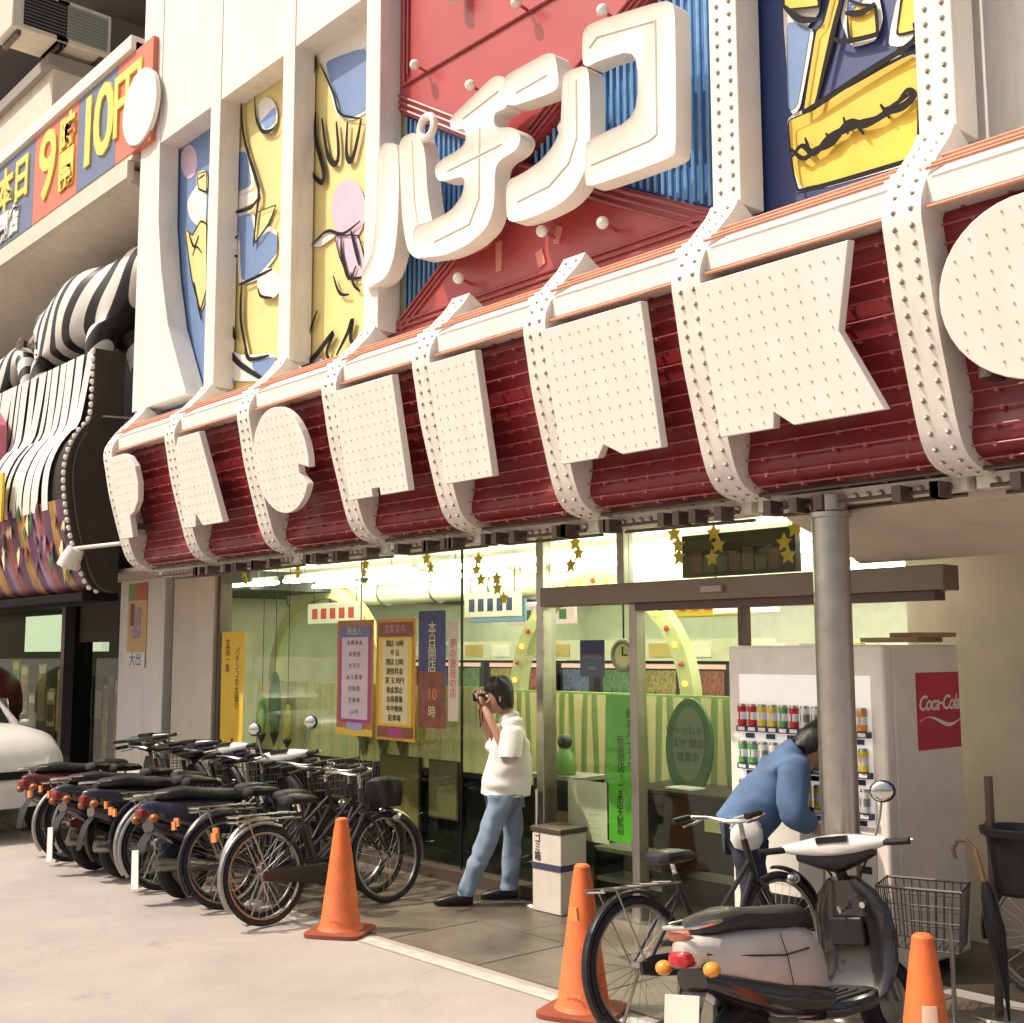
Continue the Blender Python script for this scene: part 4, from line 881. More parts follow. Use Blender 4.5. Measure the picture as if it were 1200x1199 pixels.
    ob('carrier', rk_, DCH, e); ob('reflector', MB().box((-.03,-.93,.60),(.03,-.915,.66)), accent, e)
    ob('kickstand', MB().tube([(-.06,-.5,.3),(-.13,-.6,.02),(-.10,-.64,.01)], .009, 6), DCH, e)
    ob('headlamp', MB().sphere((.06,.62,.62), .035, 10, 6, (1,1.4,1)), CHROME, e)
    if basket:
        bk = MB(); y0, y1, x0, x1 = .42, .72, .19, .15
        def ring(z, f): return [(-x0*f,.42,z),(x0*f,.42,z),(x0*f,.42+.3*f,z),(-x0*f,.42+.3*f,z)]
        for z, f in ((.98,1.),(.92,.97),(.86,.94),(.80,.91),(.74,.88)): bk.tube(ring(z,f), .006 if z == .98 else .003, 5, closed=True)
        for i in range(9):
            t = -1+2*i/8; bk.tube([(x0*t,.42,.98),(x0*t*.88,.42,.74),(x0*t*.88,.42+.264,.74),(x0*t,.72,.98)], .003, 4)
        for i in range(1,6):
            t = i/6; 
            for s in (-1,1): bk.tube([(s*x0,.42+.3*t,.98),(s*x0*.88,.42+.264*t,.74)], .003, 4)
        ob('basket', bk, M('basket_wire', (.12,.11,.10), .45, .7), e)
    return e
def place(e, x, y, rz, lean=0, z=.006, label=None):
    e.location = (x, y, z); e.rotation_euler = (0, R(lean), R(rz))
    if label: e['label'] = label
    return e
BF = M('bike_black', (.02,.018,.018), .3, var=.2); BS = M('bike_silver', (.40,.38,.36), .32, .7); BRD = M('bike_maroon', (.15,.02,.025), .3); BBL = M('bike_slate', (.06,.07,.12), .3)
b1 = make_bicycle('black city bicycle with silver mudguards standing beside the orange cone', BF, False)
place(b1, -7.52, 4.93, 3, -7)
ob('basket_bag', MB().loft([sring((0,.56,z), a, b, (1,0,0), (0,1,0), 14, 3) for z, a, b in ((.70,.12,.10),(.8,.14,.12),(.9,.13,.11),(.93,.06,.05))]), BLACK, b1)
b2 = make_bicycle('black bicycle with dull rear mudguard next to the last bicycle of the row', BF, True, BLACK); place(b2, -8.12, 4.98, -4, -8)
b3 = make_bicycle('silver bicycle with wire basket between the dark motor scooters', BS, True); place(b3, -9.35, 4.98, 4, -6)
b11 = make_bicycle('black bicycle with basket behind the black scooters near the white car', BF, True, BLACK); place(b11, -11.28, 5.15, 2, -6)
b12 = make_bicycle('black bicycle without basket squeezed beside the white-cowled black scooter', BF, False, BLACK); place(b12, -9.6, 5.1, -5, -7)
b13 = make_bicycle('black bicycle with silver mudguards wedged behind the last bicycle of the row', BF, False, DCH); place(b13, -7.82, 5.05, 8, -6)
b4 = make_bicycle('maroon bicycle at the end of the row next to the white car', BRD, True, DCH, ART['o']); place(b4, -11.0, 4.93, 6, -7)
b5 = make_bicycle('black bicycle whose rear wheel stands left of the parked scooter, by the steel column', BF, False, BLACK); place(b5, -4.06, 5.06, -4, -9)
bsk = empty('wire_basket_stand', (-3.36, 5.84, .012), R(20), 'black wire basket on a thin stand in front of the drinks machine', 'basket')
bw = MB(); bx0, by0 = .21, .15
for z, f in ((.66,1.),(.58,.97),(.50,.94),(.42,.91),(.36,.88)): bw.tube([(-bx0*f,-by0*f,z),(bx0*f,-by0*f,z),(bx0*f,by0*f,z),(-bx0*f,by0*f,z)], .008 if z > .6 else .0035, 5, closed=True)
for i in range(11):
    t = -1+i/5; bw.tube([(bx0*t,-by0,.66),(bx0*t*.88,-by0*.88,.36),(bx0*t*.88,by0*.88,.36),(bx0*t,by0,.66)], .0035, 4)
for i in range(7):
    t = -1+i/3
    for sg_ in (-1,1): bw.tube([(sg_*bx0,by0*t,.66),(sg_*bx0*.88,by0*.88*t,.36)], .0035, 4)
ob('basket', bw, M('basket_wire', (.12,.11,.10), .45, .7), bsk); ob('post', MB().tube([(.15,-.13,.02),(.15,-.13,.60)], .012, 8), DCH, bsk); ob('post', MB().tube([(-.15,-.13,.02),(-.15,-.13,.60)], .012, 8), DCH, bsk); ob('foot', MB().lathe([(.13,0),(.12,.015),(.02,.03)], c=(.15,-.13,0), n=20), DCH, bsk); ob('foot', MB().lathe([(.13,0),(.12,.015),(.02,.03)], c=(-.15,-.13,0), n=20), DCH, bsk)
b7 = make_bicycle('black bicycle with wire basket squeezed between the navy scooter and the other black bicycle', BF, True, DCH); place(b7, -8.46, 5.08, 7, -6)
b8 = make_bicycle('slate blue bicycle beside the silver bicycle in the parked row', BBL, False, DCH); place(b8, -9.08, 4.96, -6, -9)
b9 = make_bicycle('black bicycle between the black and the white motor scooters', BF, True, BLACK); place(b9, -10.14, 5.06, 5, -5)
b10 = make_bicycle('black bicycle between the maroon bicycle and the black motor scooter', BF, True, DCH); place(b10, -10.7, 5.04, -3, -8)

# ------------------------------------------------------------------ motor scooters
def make_scooter(lab, side, lower, top, grp='motor scooters parked outside the shop', mirrors=True, row=False):
    e = empty('motor_scooter', (0,0,0), 0, lab, 'motor scooter', grp)
    X_, Y_, Z_ = (1,0,0), (0,1,0), (0,0,1)
    for y, n in ((-.60,'rear'), (.60,'front')):
        w = ob('tyre', MB().torus((0,y,.215), .165, .05, n=32, m=10), RUBBER, e)
        ob('rim', MB().lathe([(.0,-.03),(.05,-.035),(.11,-.03),(.125,-.04),(.125,.04),(.11,.03),(.05,.035),(0,.03)], n=24), DCH, w)
        w.children[0].rotation_euler = (0, R(90), 0); w.children[0].location = (0, y, .215)
    bsec = [(-.94,.70,.03,.035),(-.90,.69,.075,.06),(-.78,.655,.125,.10),(-.60,.62,.15,.13),(-.40,.58,.165,.16),(-.22,.54,.16,.18),(-.08,.50,.14,.18),(-.02,.48,.11,.15)]
    ob('body_cowl', MB().loft([sring((0,y,z), a, b, X_, Z_, 20, 2.8) for y, z, a, b in bsec]), side, e)
    bl = [(-.88,.57,.08,.05),(-.7,.50,.13,.07),(-.45,.42,.155,.09),(-.2,.37,.16,.09),(-.03,.34,.14,.07)]
    ob('lower_cowl', MB().loft([sring((0,y,z), a+.006, b, X_, Z_, 18, 3) for y, z, a, b in bl]), lower, e)
    ob('side_stripe', MB().loft([sring((0,y,z), a, .012, X_, Z_, 12, 3) for y, z, a in ((-.86,.675,.098),(-.6,.63,.158),(-.4,.60,.173),(-.2,.60,.165))]), BLACK, e)
    ssec = [(-.84,.775,.06,.02),(-.78,.785,.11,.045),(-.60,.79,.135,.055),(-.45,.765,.14,.055),(-.28,.745,.135,.06),(-.12,.735,.11,.055),(-.02,.72,.06,.035)]
    ob('seat', MB().loft([sring((0,y,z), a, b, X_, Z_, 18, 2.6) for y, z, a, b in ssec]), M('seat_vinyl', (.022,.02,.02), .42, bump=.2), e)
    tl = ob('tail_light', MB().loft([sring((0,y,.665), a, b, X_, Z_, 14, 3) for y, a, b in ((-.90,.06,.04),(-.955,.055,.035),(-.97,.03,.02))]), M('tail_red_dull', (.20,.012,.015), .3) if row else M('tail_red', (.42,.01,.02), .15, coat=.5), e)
    for s in (-1, 1):
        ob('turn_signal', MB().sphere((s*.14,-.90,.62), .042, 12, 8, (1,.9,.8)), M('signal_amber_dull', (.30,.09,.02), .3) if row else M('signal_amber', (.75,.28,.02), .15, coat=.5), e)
        ob('signal_stalk', MB().tube([(s*.06,-.86,.63),(s*.13,-.89,.62)], .015, 8), BLACK, e)
    cr = MB().tube([(-.1,-.62,.80),(-.1,-.86,.80),(-.06,-.95,.80),(.06,-.95,.80),(.1,-.86,.80),(.1,-.62,.80)], .012, 8); cr.tube([(-.1,-.75,.80),(.1,-.75,.80)], .01, 6); ob('grab_rail', cr, CHROME, e)
    ob('rear_fender', MB().loft([sring((0,y,z), a, .012, X_, (0,.5,.86), 10, 3) for y, z, a in ((-.84,.56,.07),(-.93,.45,.075),(-.97,.34,.07),(-.98,.27,.06))]), BLACK, e)
    if not row: ob('number_plate', MB().prism([(-.1,-.955,.52),(.1,-.955,.52),(.1,-.99,.38),(-.1,-.99,.38)], (0,-.004,-.001)), M('plate_dusty', (.50,.48,.42), .6, dirt=.4), e, smooth=0)
    ob('floorboard', MB().loft([sring((0,y,z), a, .045, X_, Z_, 14, 4) for y, z, a in ((-.12,.30,.14),(0,.285,.17),(.25,.28,.17),(.36,.30,.15))]), lower, e)
    shs = [(.30,.27,.15,.05),(.36,.32,.20,.06),(.41,.42,.225,.06),(.43,.56,.23,.055),(.425,.68,.22,.05),(.405,.78,.17,.045),(.39,.85,.09,.04)]
    ob('leg_shield', MB().loft([sring((0,y,z), a, b, X_, (0,.97,.2), 20, 3) for y, z, a, b in shs]), lower, e)
    ob('front_panel', MB().loft([sring((0,y,z), a, b, X_, (0,.95,.3), 18, 2.6) for y, z, a, b in ((.50,.40,.07,.03),(.485,.52,.12,.05),(.475,.64,.13,.05),(.45,.76,.09,.04),(.43,.82,.05,.03))]), side, e)
    ob('steering_neck', MB().tube([(0,.43,.76),(0,.34,1.0)], .03, 10), BLACK, e)
    ob('front_fender', MB().loft([[Vector((a, .60+ (.235)*math.cos(R(t))+0, .215+.235*math.sin(R(t)))) + Vector((0,math.cos(R(t)),math.sin(R(t))))*b for a, b in ((-.065,-.045),(-.05,0),(0,.015),(.05,0),(.065,-.045),(0,-.01))] for t in range(-10, 165, 12)]), side, e)
    for s in (-1, 1): ob('fork', MB().tube([(s*.075,.60,.215),(s*.075,.53,.42)], .018, 8), DCH, e)
    # handle assembly turned left
    h = empty('steering_head', (0,.37,.98)); h.parent = e; h.rotation_euler = (0,0,R(22))
    hh = ob('handle_cowl', MB().loft([sring((x,.0+y,z), a, b, Y_, Z_, 16, 2.6) for x, y, z, a, b in ((-.27,-.02,.04,.02,.02),(-.2,0,.035,.06,.035),(-.1,.03,.03,.10,.055),(0,.05,.03,.125,.06),(.1,.03,.03,.10,.055),(.2,0,.035,.06,.035),(.27,-.02,.04,.02,.02))]), top, h)
    ob('handle_underside', MB().loft([sring((x,y,z), a, b, Y_, Z_, 14, 2.6) for x, y, z, a, b in ((-.2,0,.0,.05,.03),(-.1,.03,-.025,.09,.05),(0,.05,-.04,.11,.07),(.1,.03,-.025,.09,.05),(.2,0,.0,.05,.03))]), BLACK, h)
    ob('headlight', MB().sphere((0,.17,.0), .07, 14, 8, (1.25,.5,.85)), M('headlight_lens', (.7,.7,.66), .1, coat=1), h)
    for s in (-1, 1):
        ob('grip', MB().tube([(s*.24,-.02,.035),(s*.30,-.045,.035),(s*.39,-.075,.035)], .018, 10), BLACK, h)
        ob('brake_lever', MB().tube([(s*.24,.03,.04),(s*.3,.02,.04),(s*.40,-.02,.035)], .007, 6), CHROME, h)
        if not mirrors or (mirrors == 'right' and s < 0): continue
        mm_ = ob('mirror_stalk', MB().tube([(s*.21,.0,.06),(s*.25,.02,.16),(s*.27,.02,.23)], .007, 6), DCH, h)
        ob('mirror', MB().sphere((s*.285,.02,.285), .068, 16, 8, (1,.3,.85)), BLACK, h); ob('mirror_glass', MB().sphere((s*.285,.004,.285), .058, 16, 8, (1,.18,.85)), CHROME, h)
    for s in (-1, 1): ob('cable', MB().tube([(s*.2,.03,.03),(s*.16,.14,.0),(s*.08,.16,-.12),(s*.04,.12,-.25)], .006, 6), BLACK, h)
    for s in (-1, 1): ob('panel_seam', MB().tube([(s*.168,-.42,.70),(s*.176,-.40,.60),(s*.172,-.38,.46)], .003, 4), MATTEBLK, e)
    for i in range(5): ob('mat_rib', MB().box((-.13+i*.06,0,.322),(-.11+i*.06,.30,.330)), BLACK, e)
    ob('glove_box', MB().box((-.10,.345,.52),(.10,.372,.66)), BLACK, e, bevel=.01); ob('key_switch', MB().tube([(.12,.37,.72),(.12,.345,.72)], .016, 10), CHROME, e); ob('bag_hook', MB().tube([(0,.36,.70),(0,.32,.69),(0,.31,.72)], .008, 6), CHROME, e)
    ob('dashboard', MB().box((-.08,-.075,.055),(.08,-.03,.085)), BLACK, h)
    ob('engine', MB().loft([sring((-.09,y,z), a, b, X_, Z_, 14, 4) for y, z, a, b in ((-.62,.23,.045,.06),(-.5,.25,.06,.09),(-.3,.26,.07,.10),(-.12,.27,.06,.08))]), DCH, e)
    ob('exhaust', MB().tube([(.11,-.2,.2),(.13,-.45,.22),(.14,-.62,.25),(.14,-.9,.28)], [.02,.035,.05,.045], 12), DCH, e)
    ob('suspension', MB().tube([(-.12,-.62,.26),(-.13,-.55,.5)], .025, 10), BLACK, e)
    ob('side_stand', MB().tube([(-.1,-.1,.25),(-.24,-.02,.02)], .012, 6), DCH, e)
    return e
SP = M('scooter_pearl', (.55,.51,.45), .34, .0, coat=.5, dirt=.12); SBK = M('scooter_black', (.012,.011,.011), .22, coat=.7); SWH = M('scooter_white', (.68,.65,.60), .28, coat=.5)
SRD = M('scooter_red', (.10,.012,.014), .25, coat=.5); SNV = M('scooter_navy', (.018,.02,.04), .25, coat=.5)
s1 = make_scooter('black and pearl motor scooter with a sunlit white handle cowl in front of the column', SP, SBK, SWH, mirrors='right')
place(s1, -3.26, 4.78, 0, -9); s1.scale = (.93,.93,.93)
inst('lettering', textmesh('SUPER', .06, M('decal_black', (.02,.02,.02), .4), shear=.3), s1, (-.181,-.43,.60), (R(90),0,R(-90)))
cv = ob('accessory_flash', MB().sphere((-.02,-.90,.76), .05, 10, 6, (1.3,.8,.6)), M('coral_reflector', (.6,.2,.12), .3), s1)
s2 = make_scooter('black motor scooter with white rear flap beside the maroon bicycle', SBK, SBK, SBK, mirrors=False, row=True); place(s2, -10.40, 4.98, 2, -8)
s3 = make_scooter('black motor scooter with a white handle cowl next to the silver bicycle', SBK, SBK, SWH, mirrors=False, row=True); place(s3, -9.84, 5.02, -3, -8)
s4 = make_scooter('dark navy motor scooter with one white handle cowl and round mirrors in the parked row', SNV, SBK, SWH, row=True); place(s4, -8.78, 5.0, 3, -8)
s5 = make_scooter('dark red and black motor scooter furthest toward the neighbouring shop', SRD, SBK, SBK, mirrors=False, row=True); place(s5, -11.55, 5.1, 4, -8)
for s_ in (s2, s4):
    ob('mud_flap', MB().prism([(-.05,-.985,.40),(.05,-.985,.40),(.055,-1.0,.12),(-.055,-1.0,.12)], (0,-.006,0)), M('flap_white', (.70,.67,.61), .6), s_, smooth=0)

# ------------------------------------------------------------------ white car
car = empty('car', (-14.45, 4.28, 0), label='white rounded car parked at the end of the bicycle row', cat='car')
CW = M('car_white', (.74,.71,.67), .3, coat=.6, var=.02)
Zv, Yv = (0,0,1), (0,1,0)
secs = [(-1.78,.62,.45,.20),(-1.72,.62,.66,.32),(-1.5,.64,.74,.40),(-.9,.66,.78,.42),(0,.68,.79,.43),(.9,.70,.79,.43),(1.4,.69,.77,.41),(1.68,.64,.72,.35),(1.80,.58,.62,.25),(1.83,.56,.45,.16)]
body = ob('body', MB().loft([sring((x,0,z), a, b, Yv, Zv, 28, 3.6) for x, z, a, b in secs]), CW, car)
cab = [(-1.70,1.0,.66,.10),(-1.5,1.12,.64,.24),(-1.0,1.2,.62,.27),(-.4,1.21,.62,.27),(.1,1.17,.63,.25),(.45,1.06,.66,.17),(.75,.95,.68,.06)]
ob('cabin', MB().loft([sring((x,0,z), a, b, Yv, Zv, 28, 3.4) for x, z, a, b in cab]), CW, car)
TG = M('car_tinted_glass', (.02,.025,.025), .08, coat=.6)
for s in (-1, 1):
    for (x0, x1) in ((-1.35,-.75),(-.68,.25)):
        ob('window', MB().prism([(x0+.06,s*.645,1.06),(x1-.02,s*.645,1.06),(x1-.05,s*.615,1.36),(x0+.12,s*.615,1.36)], (0,s*.012,0)), TG, car, smooth=0)
    ob('headlamp', MB().sphere((1.74,s*.5,.70), .1, 12, 8, (.6,1,.7)), M('headlight_lens', (.7,.7,.66), .1, coat=1), car)
    ob('door_handle', MB().box((-.28,s*.785,.88),(-.12,s*.80,.91)), CW, car); ob('wing_mirror', MB().sphere((.22,s*.82,1.06), .09, 10, 6, (.7,1,.7)), CW, car)
    for x in (-1.15, 1.15):
        w = ob('wheel', MB().tube([(x,s*.60,.29),(x,s*.78,.29)], .29, 28), RUBBER, car); ob('hub_cap', MB().tube([(x,s*.775,.29),(x,s*.792,.29)], .18, 20), DCH, w)
ob('rear_window', MB().prism([(.66,-.5,1.04),(.66,.5,1.04),(.40,.46,1.25),(.40,-.46,1.25)], (.05,0,.03)), TG, car, smooth=0)
ob('bumper', MB().loft([sring((x,0,.42), a, .1, Yv, Zv, 20, 4) for x, a in ((1.70,.76),(1.80,.72),(1.87,.60),(1.885,.4))]), CW, car)
for s in (-1, 1): ob('panel_seam', MB().tube([(.85,s*.60,1.085),(1.3,s*.58,1.07),(1.62,s*.52,.965)], .004, 4), MATTEBLK, car)
ob('grille', MB().box((1.80,-.3,.60),(1.835,.3,.68)), BLACK, car)
ob('number_plate', MB().box((1.875,-.17,.46),(1.895,.17,.58)), M('plate_white', (.72,.70,.64), .5), car, smooth=0)

# ------------------------------------------------------------------ right-hand odds and ends
um = empty('umbrella', (-3.16, 5.98, .0), label='folded black umbrella with a curved brown handle by the drinks machine', cat='umbrella')
ob('handle', MB().tube([(-.09,.0,.80),(-.10,0,.85),(-.07,0,.895),(-.02,0,.90),(.02,0,.86),(.04,.02,.76),(.05,.03,.68)], .012, 8), M('cane_brown', (.22,.12,.06), .4), um)
ob('canopy', MB().loft([sring((x,y,z), r, r, (1,0,0), (0,1,0), 12, 2) for x, y, z, r in ((.05,.03,.70,.015),(.06,.04,.62,.035),(.085,.05,.46,.05),(.10,.06,.3,.035),(.12,.07,.12,.012),(.125,.07,.02,.006))]), BLACK, um)
rail = empty('rail_post', (-3.12, 6.12, 0), label='slim dark post carrying a black bucket beside the beige wall', cat='post')
ob('post', MB().tube([(0,0,.0),(0,0,1.22)], .022, 10), DARKBR, rail); ob('foot', MB().lathe([(.14,0),(.13,.02),(.02,.03)], n=20), DCH, rail)
bk_ = empty('bucket', (-3.02, 6.2, .62), label='black tapered bucket hung on the slim post', cat='bucket')
ob('shell', MB().lathe([(.10,0),(.12,.02),(.155,.30),(.18,.305),(.185,.34),(.165,.345),(.15,.31),(.11,.03)], n=28), BLACK, bk_); ob('hook', MB().tube([(-.14,-.06,.30),(-.14,-.06,.36),(-.10,-.02,.36)], .008, 6), DCH, bk_)
b14 = make_bicycle('dusty black bicycle standing along the beige wall behind the slim post', BF, False, BLACK); place(b14, -2.55, 6.62, 92, 5)

# ------------------------------------------------------------------ neighbouring arcade
nb = empty('neighbour_arcade', (-17, 6.4, 0), label='neighbouring shop with dark shop front, striped canopy and beige upper wall', cat='building')
NI = Matrix.Translation((17, -6.4, 0))
def np_(name, mb, mat, parent=None, **k):
    o = ob(name, mb, mat, parent or nb, **k)
    if not parent: o.matrix_parent_inverse = NI
    return o
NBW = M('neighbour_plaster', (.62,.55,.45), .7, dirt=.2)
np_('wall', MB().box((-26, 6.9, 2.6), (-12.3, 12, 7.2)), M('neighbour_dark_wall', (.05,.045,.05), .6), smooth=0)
np_('soffit', MB().prism([(-26,5.3,7.05),(-26,6.9,6.75),(-26,6.9,7.2),(-26,5.3,7.2)], (13.7,0,0)), NBW, smooth=0)
np_('eave', MB().box((-26, 5.22, 7.06), (-12.2, 5.30, 7.26)), NBW, smooth=0)
np_('wall', MB().box((-26, 5.6, 8.6), (-12.3, 12, 8.75)), NBW, smooth=0)
SIDE = [(5.11,5.2),(5.10,4.46),(5.02,4.33),(4.92,4.17),(4.85,3.95),(4.84,3.7),(4.87,3.45),(4.92,3.19),(4.99,2.95),(5.06,2.75),(5.16,2.58),(5.32,2.53)]
DS = dense(SIDE, .08)
np_('end_panel', MB().prism([(-12.68,y,z) for y, z in DS] + [(-12.68,5.45,2.53),(-12.68,5.45,5.2)], (.08,0,0)), DARKSIDE, smooth=0)
np_('end_trim', MB().tube([(-12.59, y+.07, z) for y, z in DS[12:]], .012, 6), DARKBR)
np_('end_trim', MB().tube([(-12.58, 5.2, 4.45), (-12.58, 6.0, 4.5)], .012, 6), DCH)
B, S = MB(), MB(); tot = arclen(DS)[-1]; s = .03
while s < tot:
    (y, z), t = along(DS, s); B.sphere((-12.64, y-.01, z), .032, 8, 5); s += .085
np_('bulb_row', B, BULB, kind='stuff')
# flowing white and dark stripes on the canopy face, in sections
x = -12.70
rs = random.Random(5)
for j in range(34):
    w = rs.uniform(.10,.22) if j % 2 == 0 else rs.uniform(.03,.10)
    q = []; zlow = 3.45 + (rs.uniform(-.25,.2) if j % 2 else 0); ph = rs.uniform(0,6)
    for (y, z) in DS:
        if z < zlow: continue
        q.append((x - max(0,(5.2-z))*.30 + .035*math.sin(z*3+ph), y+.02 - (.012 if j % 2 == 0 else 0), z))
    n = len(q); vs = q + [(a-w*(1 if j % 2 == 0 else .4+.6*math.sin(math.pi*(i+.5)/n)), b, c) for i, (a, b, c) in enumerate(q)]
    np_('fascia_stripe', MB().add(vs, [(i, i+1, n+i+1, n+i) for i in range(n-1)]), ART['w'] if j % 2 == 0 else DARKSIDE, smooth=40); x -= w*.93
np_('fascia_backing', MB().add([(-12.7,y+.05,z) for y,z in DS]+[(-26,y+.05,z) for y,z in DS], [(i,i+1,len(DS)+i+1,len(DS)+i) for i in range(len(DS)-1)]), DARKSIDE, smooth=40)
PUR = M('fascia_purple', (.10,.035,.08), .5, var=.5, scale=5)
x = -12.72
decos = [PUR, M('fascia_ochre', (.36,.19,.05), .5, var=.5, scale=6), PUR, M('fascia_rust', (.25,.06,.05), .5, var=.4, scale=6), M('fascia_mauve', (.28,.15,.22), .5, var=.4, scale=6)]
for j in range(14):
    w = random.uniform(.16,.3); q = [(x, y+.01, z) for y, z in DS if z <= 3.6]; n = len(q)
    vs = q + [(a-w, b, c) for a, b, c in q]
    np_('fascia_panel', MB().add(vs, [(i, i+1, n+i+1, n+i) for i in range(n-1)]), decos[j % 5], smooth=40)
    for q_ in range(3):                      # painted leaves hanging over each panel
        zc = rs.uniform(2.75,3.5); hh = rs.uniform(.15,.32); lx = x - w*rs.random(); yb = min(DS, key=lambda d: abs(d[1]-zc))[0]
        np_('leaf_cutout', MB().prism([(lx, yb-.012, zc+hh/2),(lx-.05, yb-.02, zc),(lx+rs.uniform(-.03,.03), yb-.005, zc-hh/2),(lx+.05, yb-.02, zc)], (0,.006,0)), rs.choice(decos + [ART['c'], ART['dg']]), smooth=0)
    x -= w
np_('base_beam', MB().box((-26, 5.1, 2.44), (-12.7, 5.5, 2.53)), MATTEBLK, smooth=0)
ye = empty('tassel_banner', (-14.75, 4.75, 3.72), label='golden yellow fringed banner on the striped canopy', cat='banner')
for i in range(12): ob('strip', MB().box((-.55+i*.09,-.02-.008*(i % 2),-.26-.03*(i % 3)), (-.55+i*.09+.085,0,.25)), ART['yy'], ye, smooth=0)
pk = empty('pink_signboard', (-15.6, 4.95, 4.15), label='pink signboard edged with bulbs above the golden banner', cat='sign')
ob('board', MB().prism([(-.6,0,-.4),(.38,0,-.4),(.5,0,.0),(.45,0,.55),(.2,0,.75),(-.6,0,.75)], (0,.1,0)), M('board_pink', (.50,.14,.18), .5, var=.3), pk, smooth=0)
m_ = MB(); 
for t in range(12): m_.sphere((.42+.06*math.sin(t*.5), -.02, -.38+t*.09), .03, 7, 5)
ob('bulb_row', m_, BULB, pk, kind='stuff')
sp_ = empty('spotlight', (-12.55, 4.55, 2.98), label='white spotlight on a long arm in front of the dark canopy end', cat='spotlight')
pL = PY(84, 652, 4.95); pR = PY(140, 637, 5.2)
sp_.location = pL
ob('head', MB().tube([(.06,.02,.08),(0,-.02,-.06),(-.02,-.03,-.11)], [.09,.115,.12], 16), M('lamp_white', (.72,.68,.6), .4), sp_); ob('arm', MB().tube([(.0,0,.08), pR-pL, Vector((-11.95,5.35,(pR).z))-pL], .022, 8), M('lamp_white', (.72,.68,.6), .4), sp_)
# neighbour ground floor
np_('door_frame', MB().box((-16.35,6.30,0),(-16.15,6.5,2.5)), M('bronze_post', (.16,.12,.09), .35, .6), smooth=0)
np_('door_frame', MB().box((-16.1,6.25,0),(-15.75,6.5,2.5)), MATTEBLK, smooth=0)
np_('lintel', MB().box((-15.72,6.30,2.02),(-14.36,6.5,2.5)), DARKSIDE, smooth=0)
np_('pane', MB().box((-15.72,6.4,0),(-14.36,6.408,2.02)), GLASS, smooth=0); np_('pane', MB().box((-27,6.4,0),(-16.36,6.408,2.5)), GLASS, smooth=0)
np_('light_box', MB().box((-15.7,6.9,1.72),(-14.4,7.0,1.98)), M('lightbox_glow', (.75,.8,.7), .5, emit=(.9,1,.8), es=.5), smooth=0)
np_('light_box', MB().box((-19.4,6.9,1.9),(-16.4,7.0,2.45)), M('lightbox_glow', (.75,.8,.7), .5), smooth=0)
gs = [(.42,.30,.18),(.12,.06,.10),(.38,.10,.09),(.26,.20,.22),(.10,.24,.08),(.45,.28,.10),(.06,.05,.05)]
for i in range(7):
    x = -15.65 + i*.185; e = empty('poster', (x, 6.62, .45), label='tall mottled poster inside the neighbouring shop window', cat='poster', group='posters in the neighbouring window')
    hgt = random.uniform(.95,1.2); box('sheet', (0,0,0), (.17,.01,hgt), M('nposter%d' % i, gs[i], .5, var=.7, scale=9), e); box('title', (.01,-.004,hgt-.16), (.16,-.001,hgt-.03), M('nposter%d' % ((i+3) % 7), gs[(i+3) % 7], .5), e)
for i in range(9):
    x = -19.6 + i*.36; hgt = rs.uniform(.5,.95); z0 = rs.uniform(.75,1.0)
    e = empty('poster', (x, 6.55, z0), label='small coloured poster inside the neighbouring entrance window', cat='poster', group='small posters in the neighbouring entrance')
    box('sheet', (0,0,0), (.30,.01,hgt), M('eposter%d' % i, rs.choice(gs), .5, var=.8, scale=11), e); box('picture', (.04,-.004,.08), (.26,-.001,hgt*.6), M('nposter%d' % (i % 7), gs[i % 7], .5), e); box('title', (.03,-.004,hgt-.14), (.27,-.001,hgt-.03), rs.choice([ART['c'], ART['yy'], ART['w']]), e)
rd = empty('domed_sign', (-17.75, 5.9, 0), label='dark red domed cabinet standing at the neighbouring entrance', cat='cabinet')
ob('cabinet', MB().lathe([(.34,0),(.36,.05),(.36,1.0),(.40,1.05),(.40,1.15)], n=24), M('cabinet_brown', (.08,.035,.025), .5, var=.4), rd); ob('dome', MB().lathe([(.40,1.155),(.40,1.25),(.36,1.45),(.25,1.6),(.1,1.68),(0,1.69)], n=24), M('dome_red', (.14,.015,.02), .4), rd)
for i in range(8):
    x = -19.2+i*.36; e = empty('game_cabinet', (x, 7.3, .02), label='dim game cabinet inside the neighbouring shop', cat='game machine', group='game cabinets in the neighbouring shop')
    box('body', (-.16,0,0), (.16,.4,1.5), DARKSIDE, e, bevel=.01); box('screen', (-.12,-.01,.9), (.12,-.002,1.3), M('nscreen%d' % (i % 3), ((.4,.34,.1),(.1,.2,.12),(.3,.12,.1))[i % 3], .3, var=.7, scale=14), e)
# long signboard with opening hours
sg = empty('hours_signboard', (-16, 5.2, 7.3), label='long blue and red signboard with yellow numerals above the striped statues', cat='sign')
GI = Matrix.Translation((16, -5.2, -7.3)); SGY = 5.24
def sgp(name, x0, x1, z0, z1, mat, y=SGY, th=.12):
    o = box(name, (x0, y, z0), (x1, y+th, z1), mat, sg); o.matrix_parent_inverse = GI; return o
sgp('backing', -22, -12.15, 7.27, 8.62, NBW, SGY+.01, .3)
zb, zt = 7.33, 8.5
SRE = M('signboard_red', (.62,.17,.10), .5, dirt=.1); SBLU = M('signboard_blue', (.13,.17,.28), .5, dirt=.1)
xe = [PY(px, 200, SGY).x for px in (-60, 40, 90, 134, 175)]
for i, m_ in enumerate((SBLU, SRE, SBLU, SRE)): sgp('colour_field', xe[i]+.004, xe[i+1]-.004, zb, zt, m_)
sgp('top_trim', -22, -12.15, 8.52, 8.68, WHITE, SGY-.05, .3)
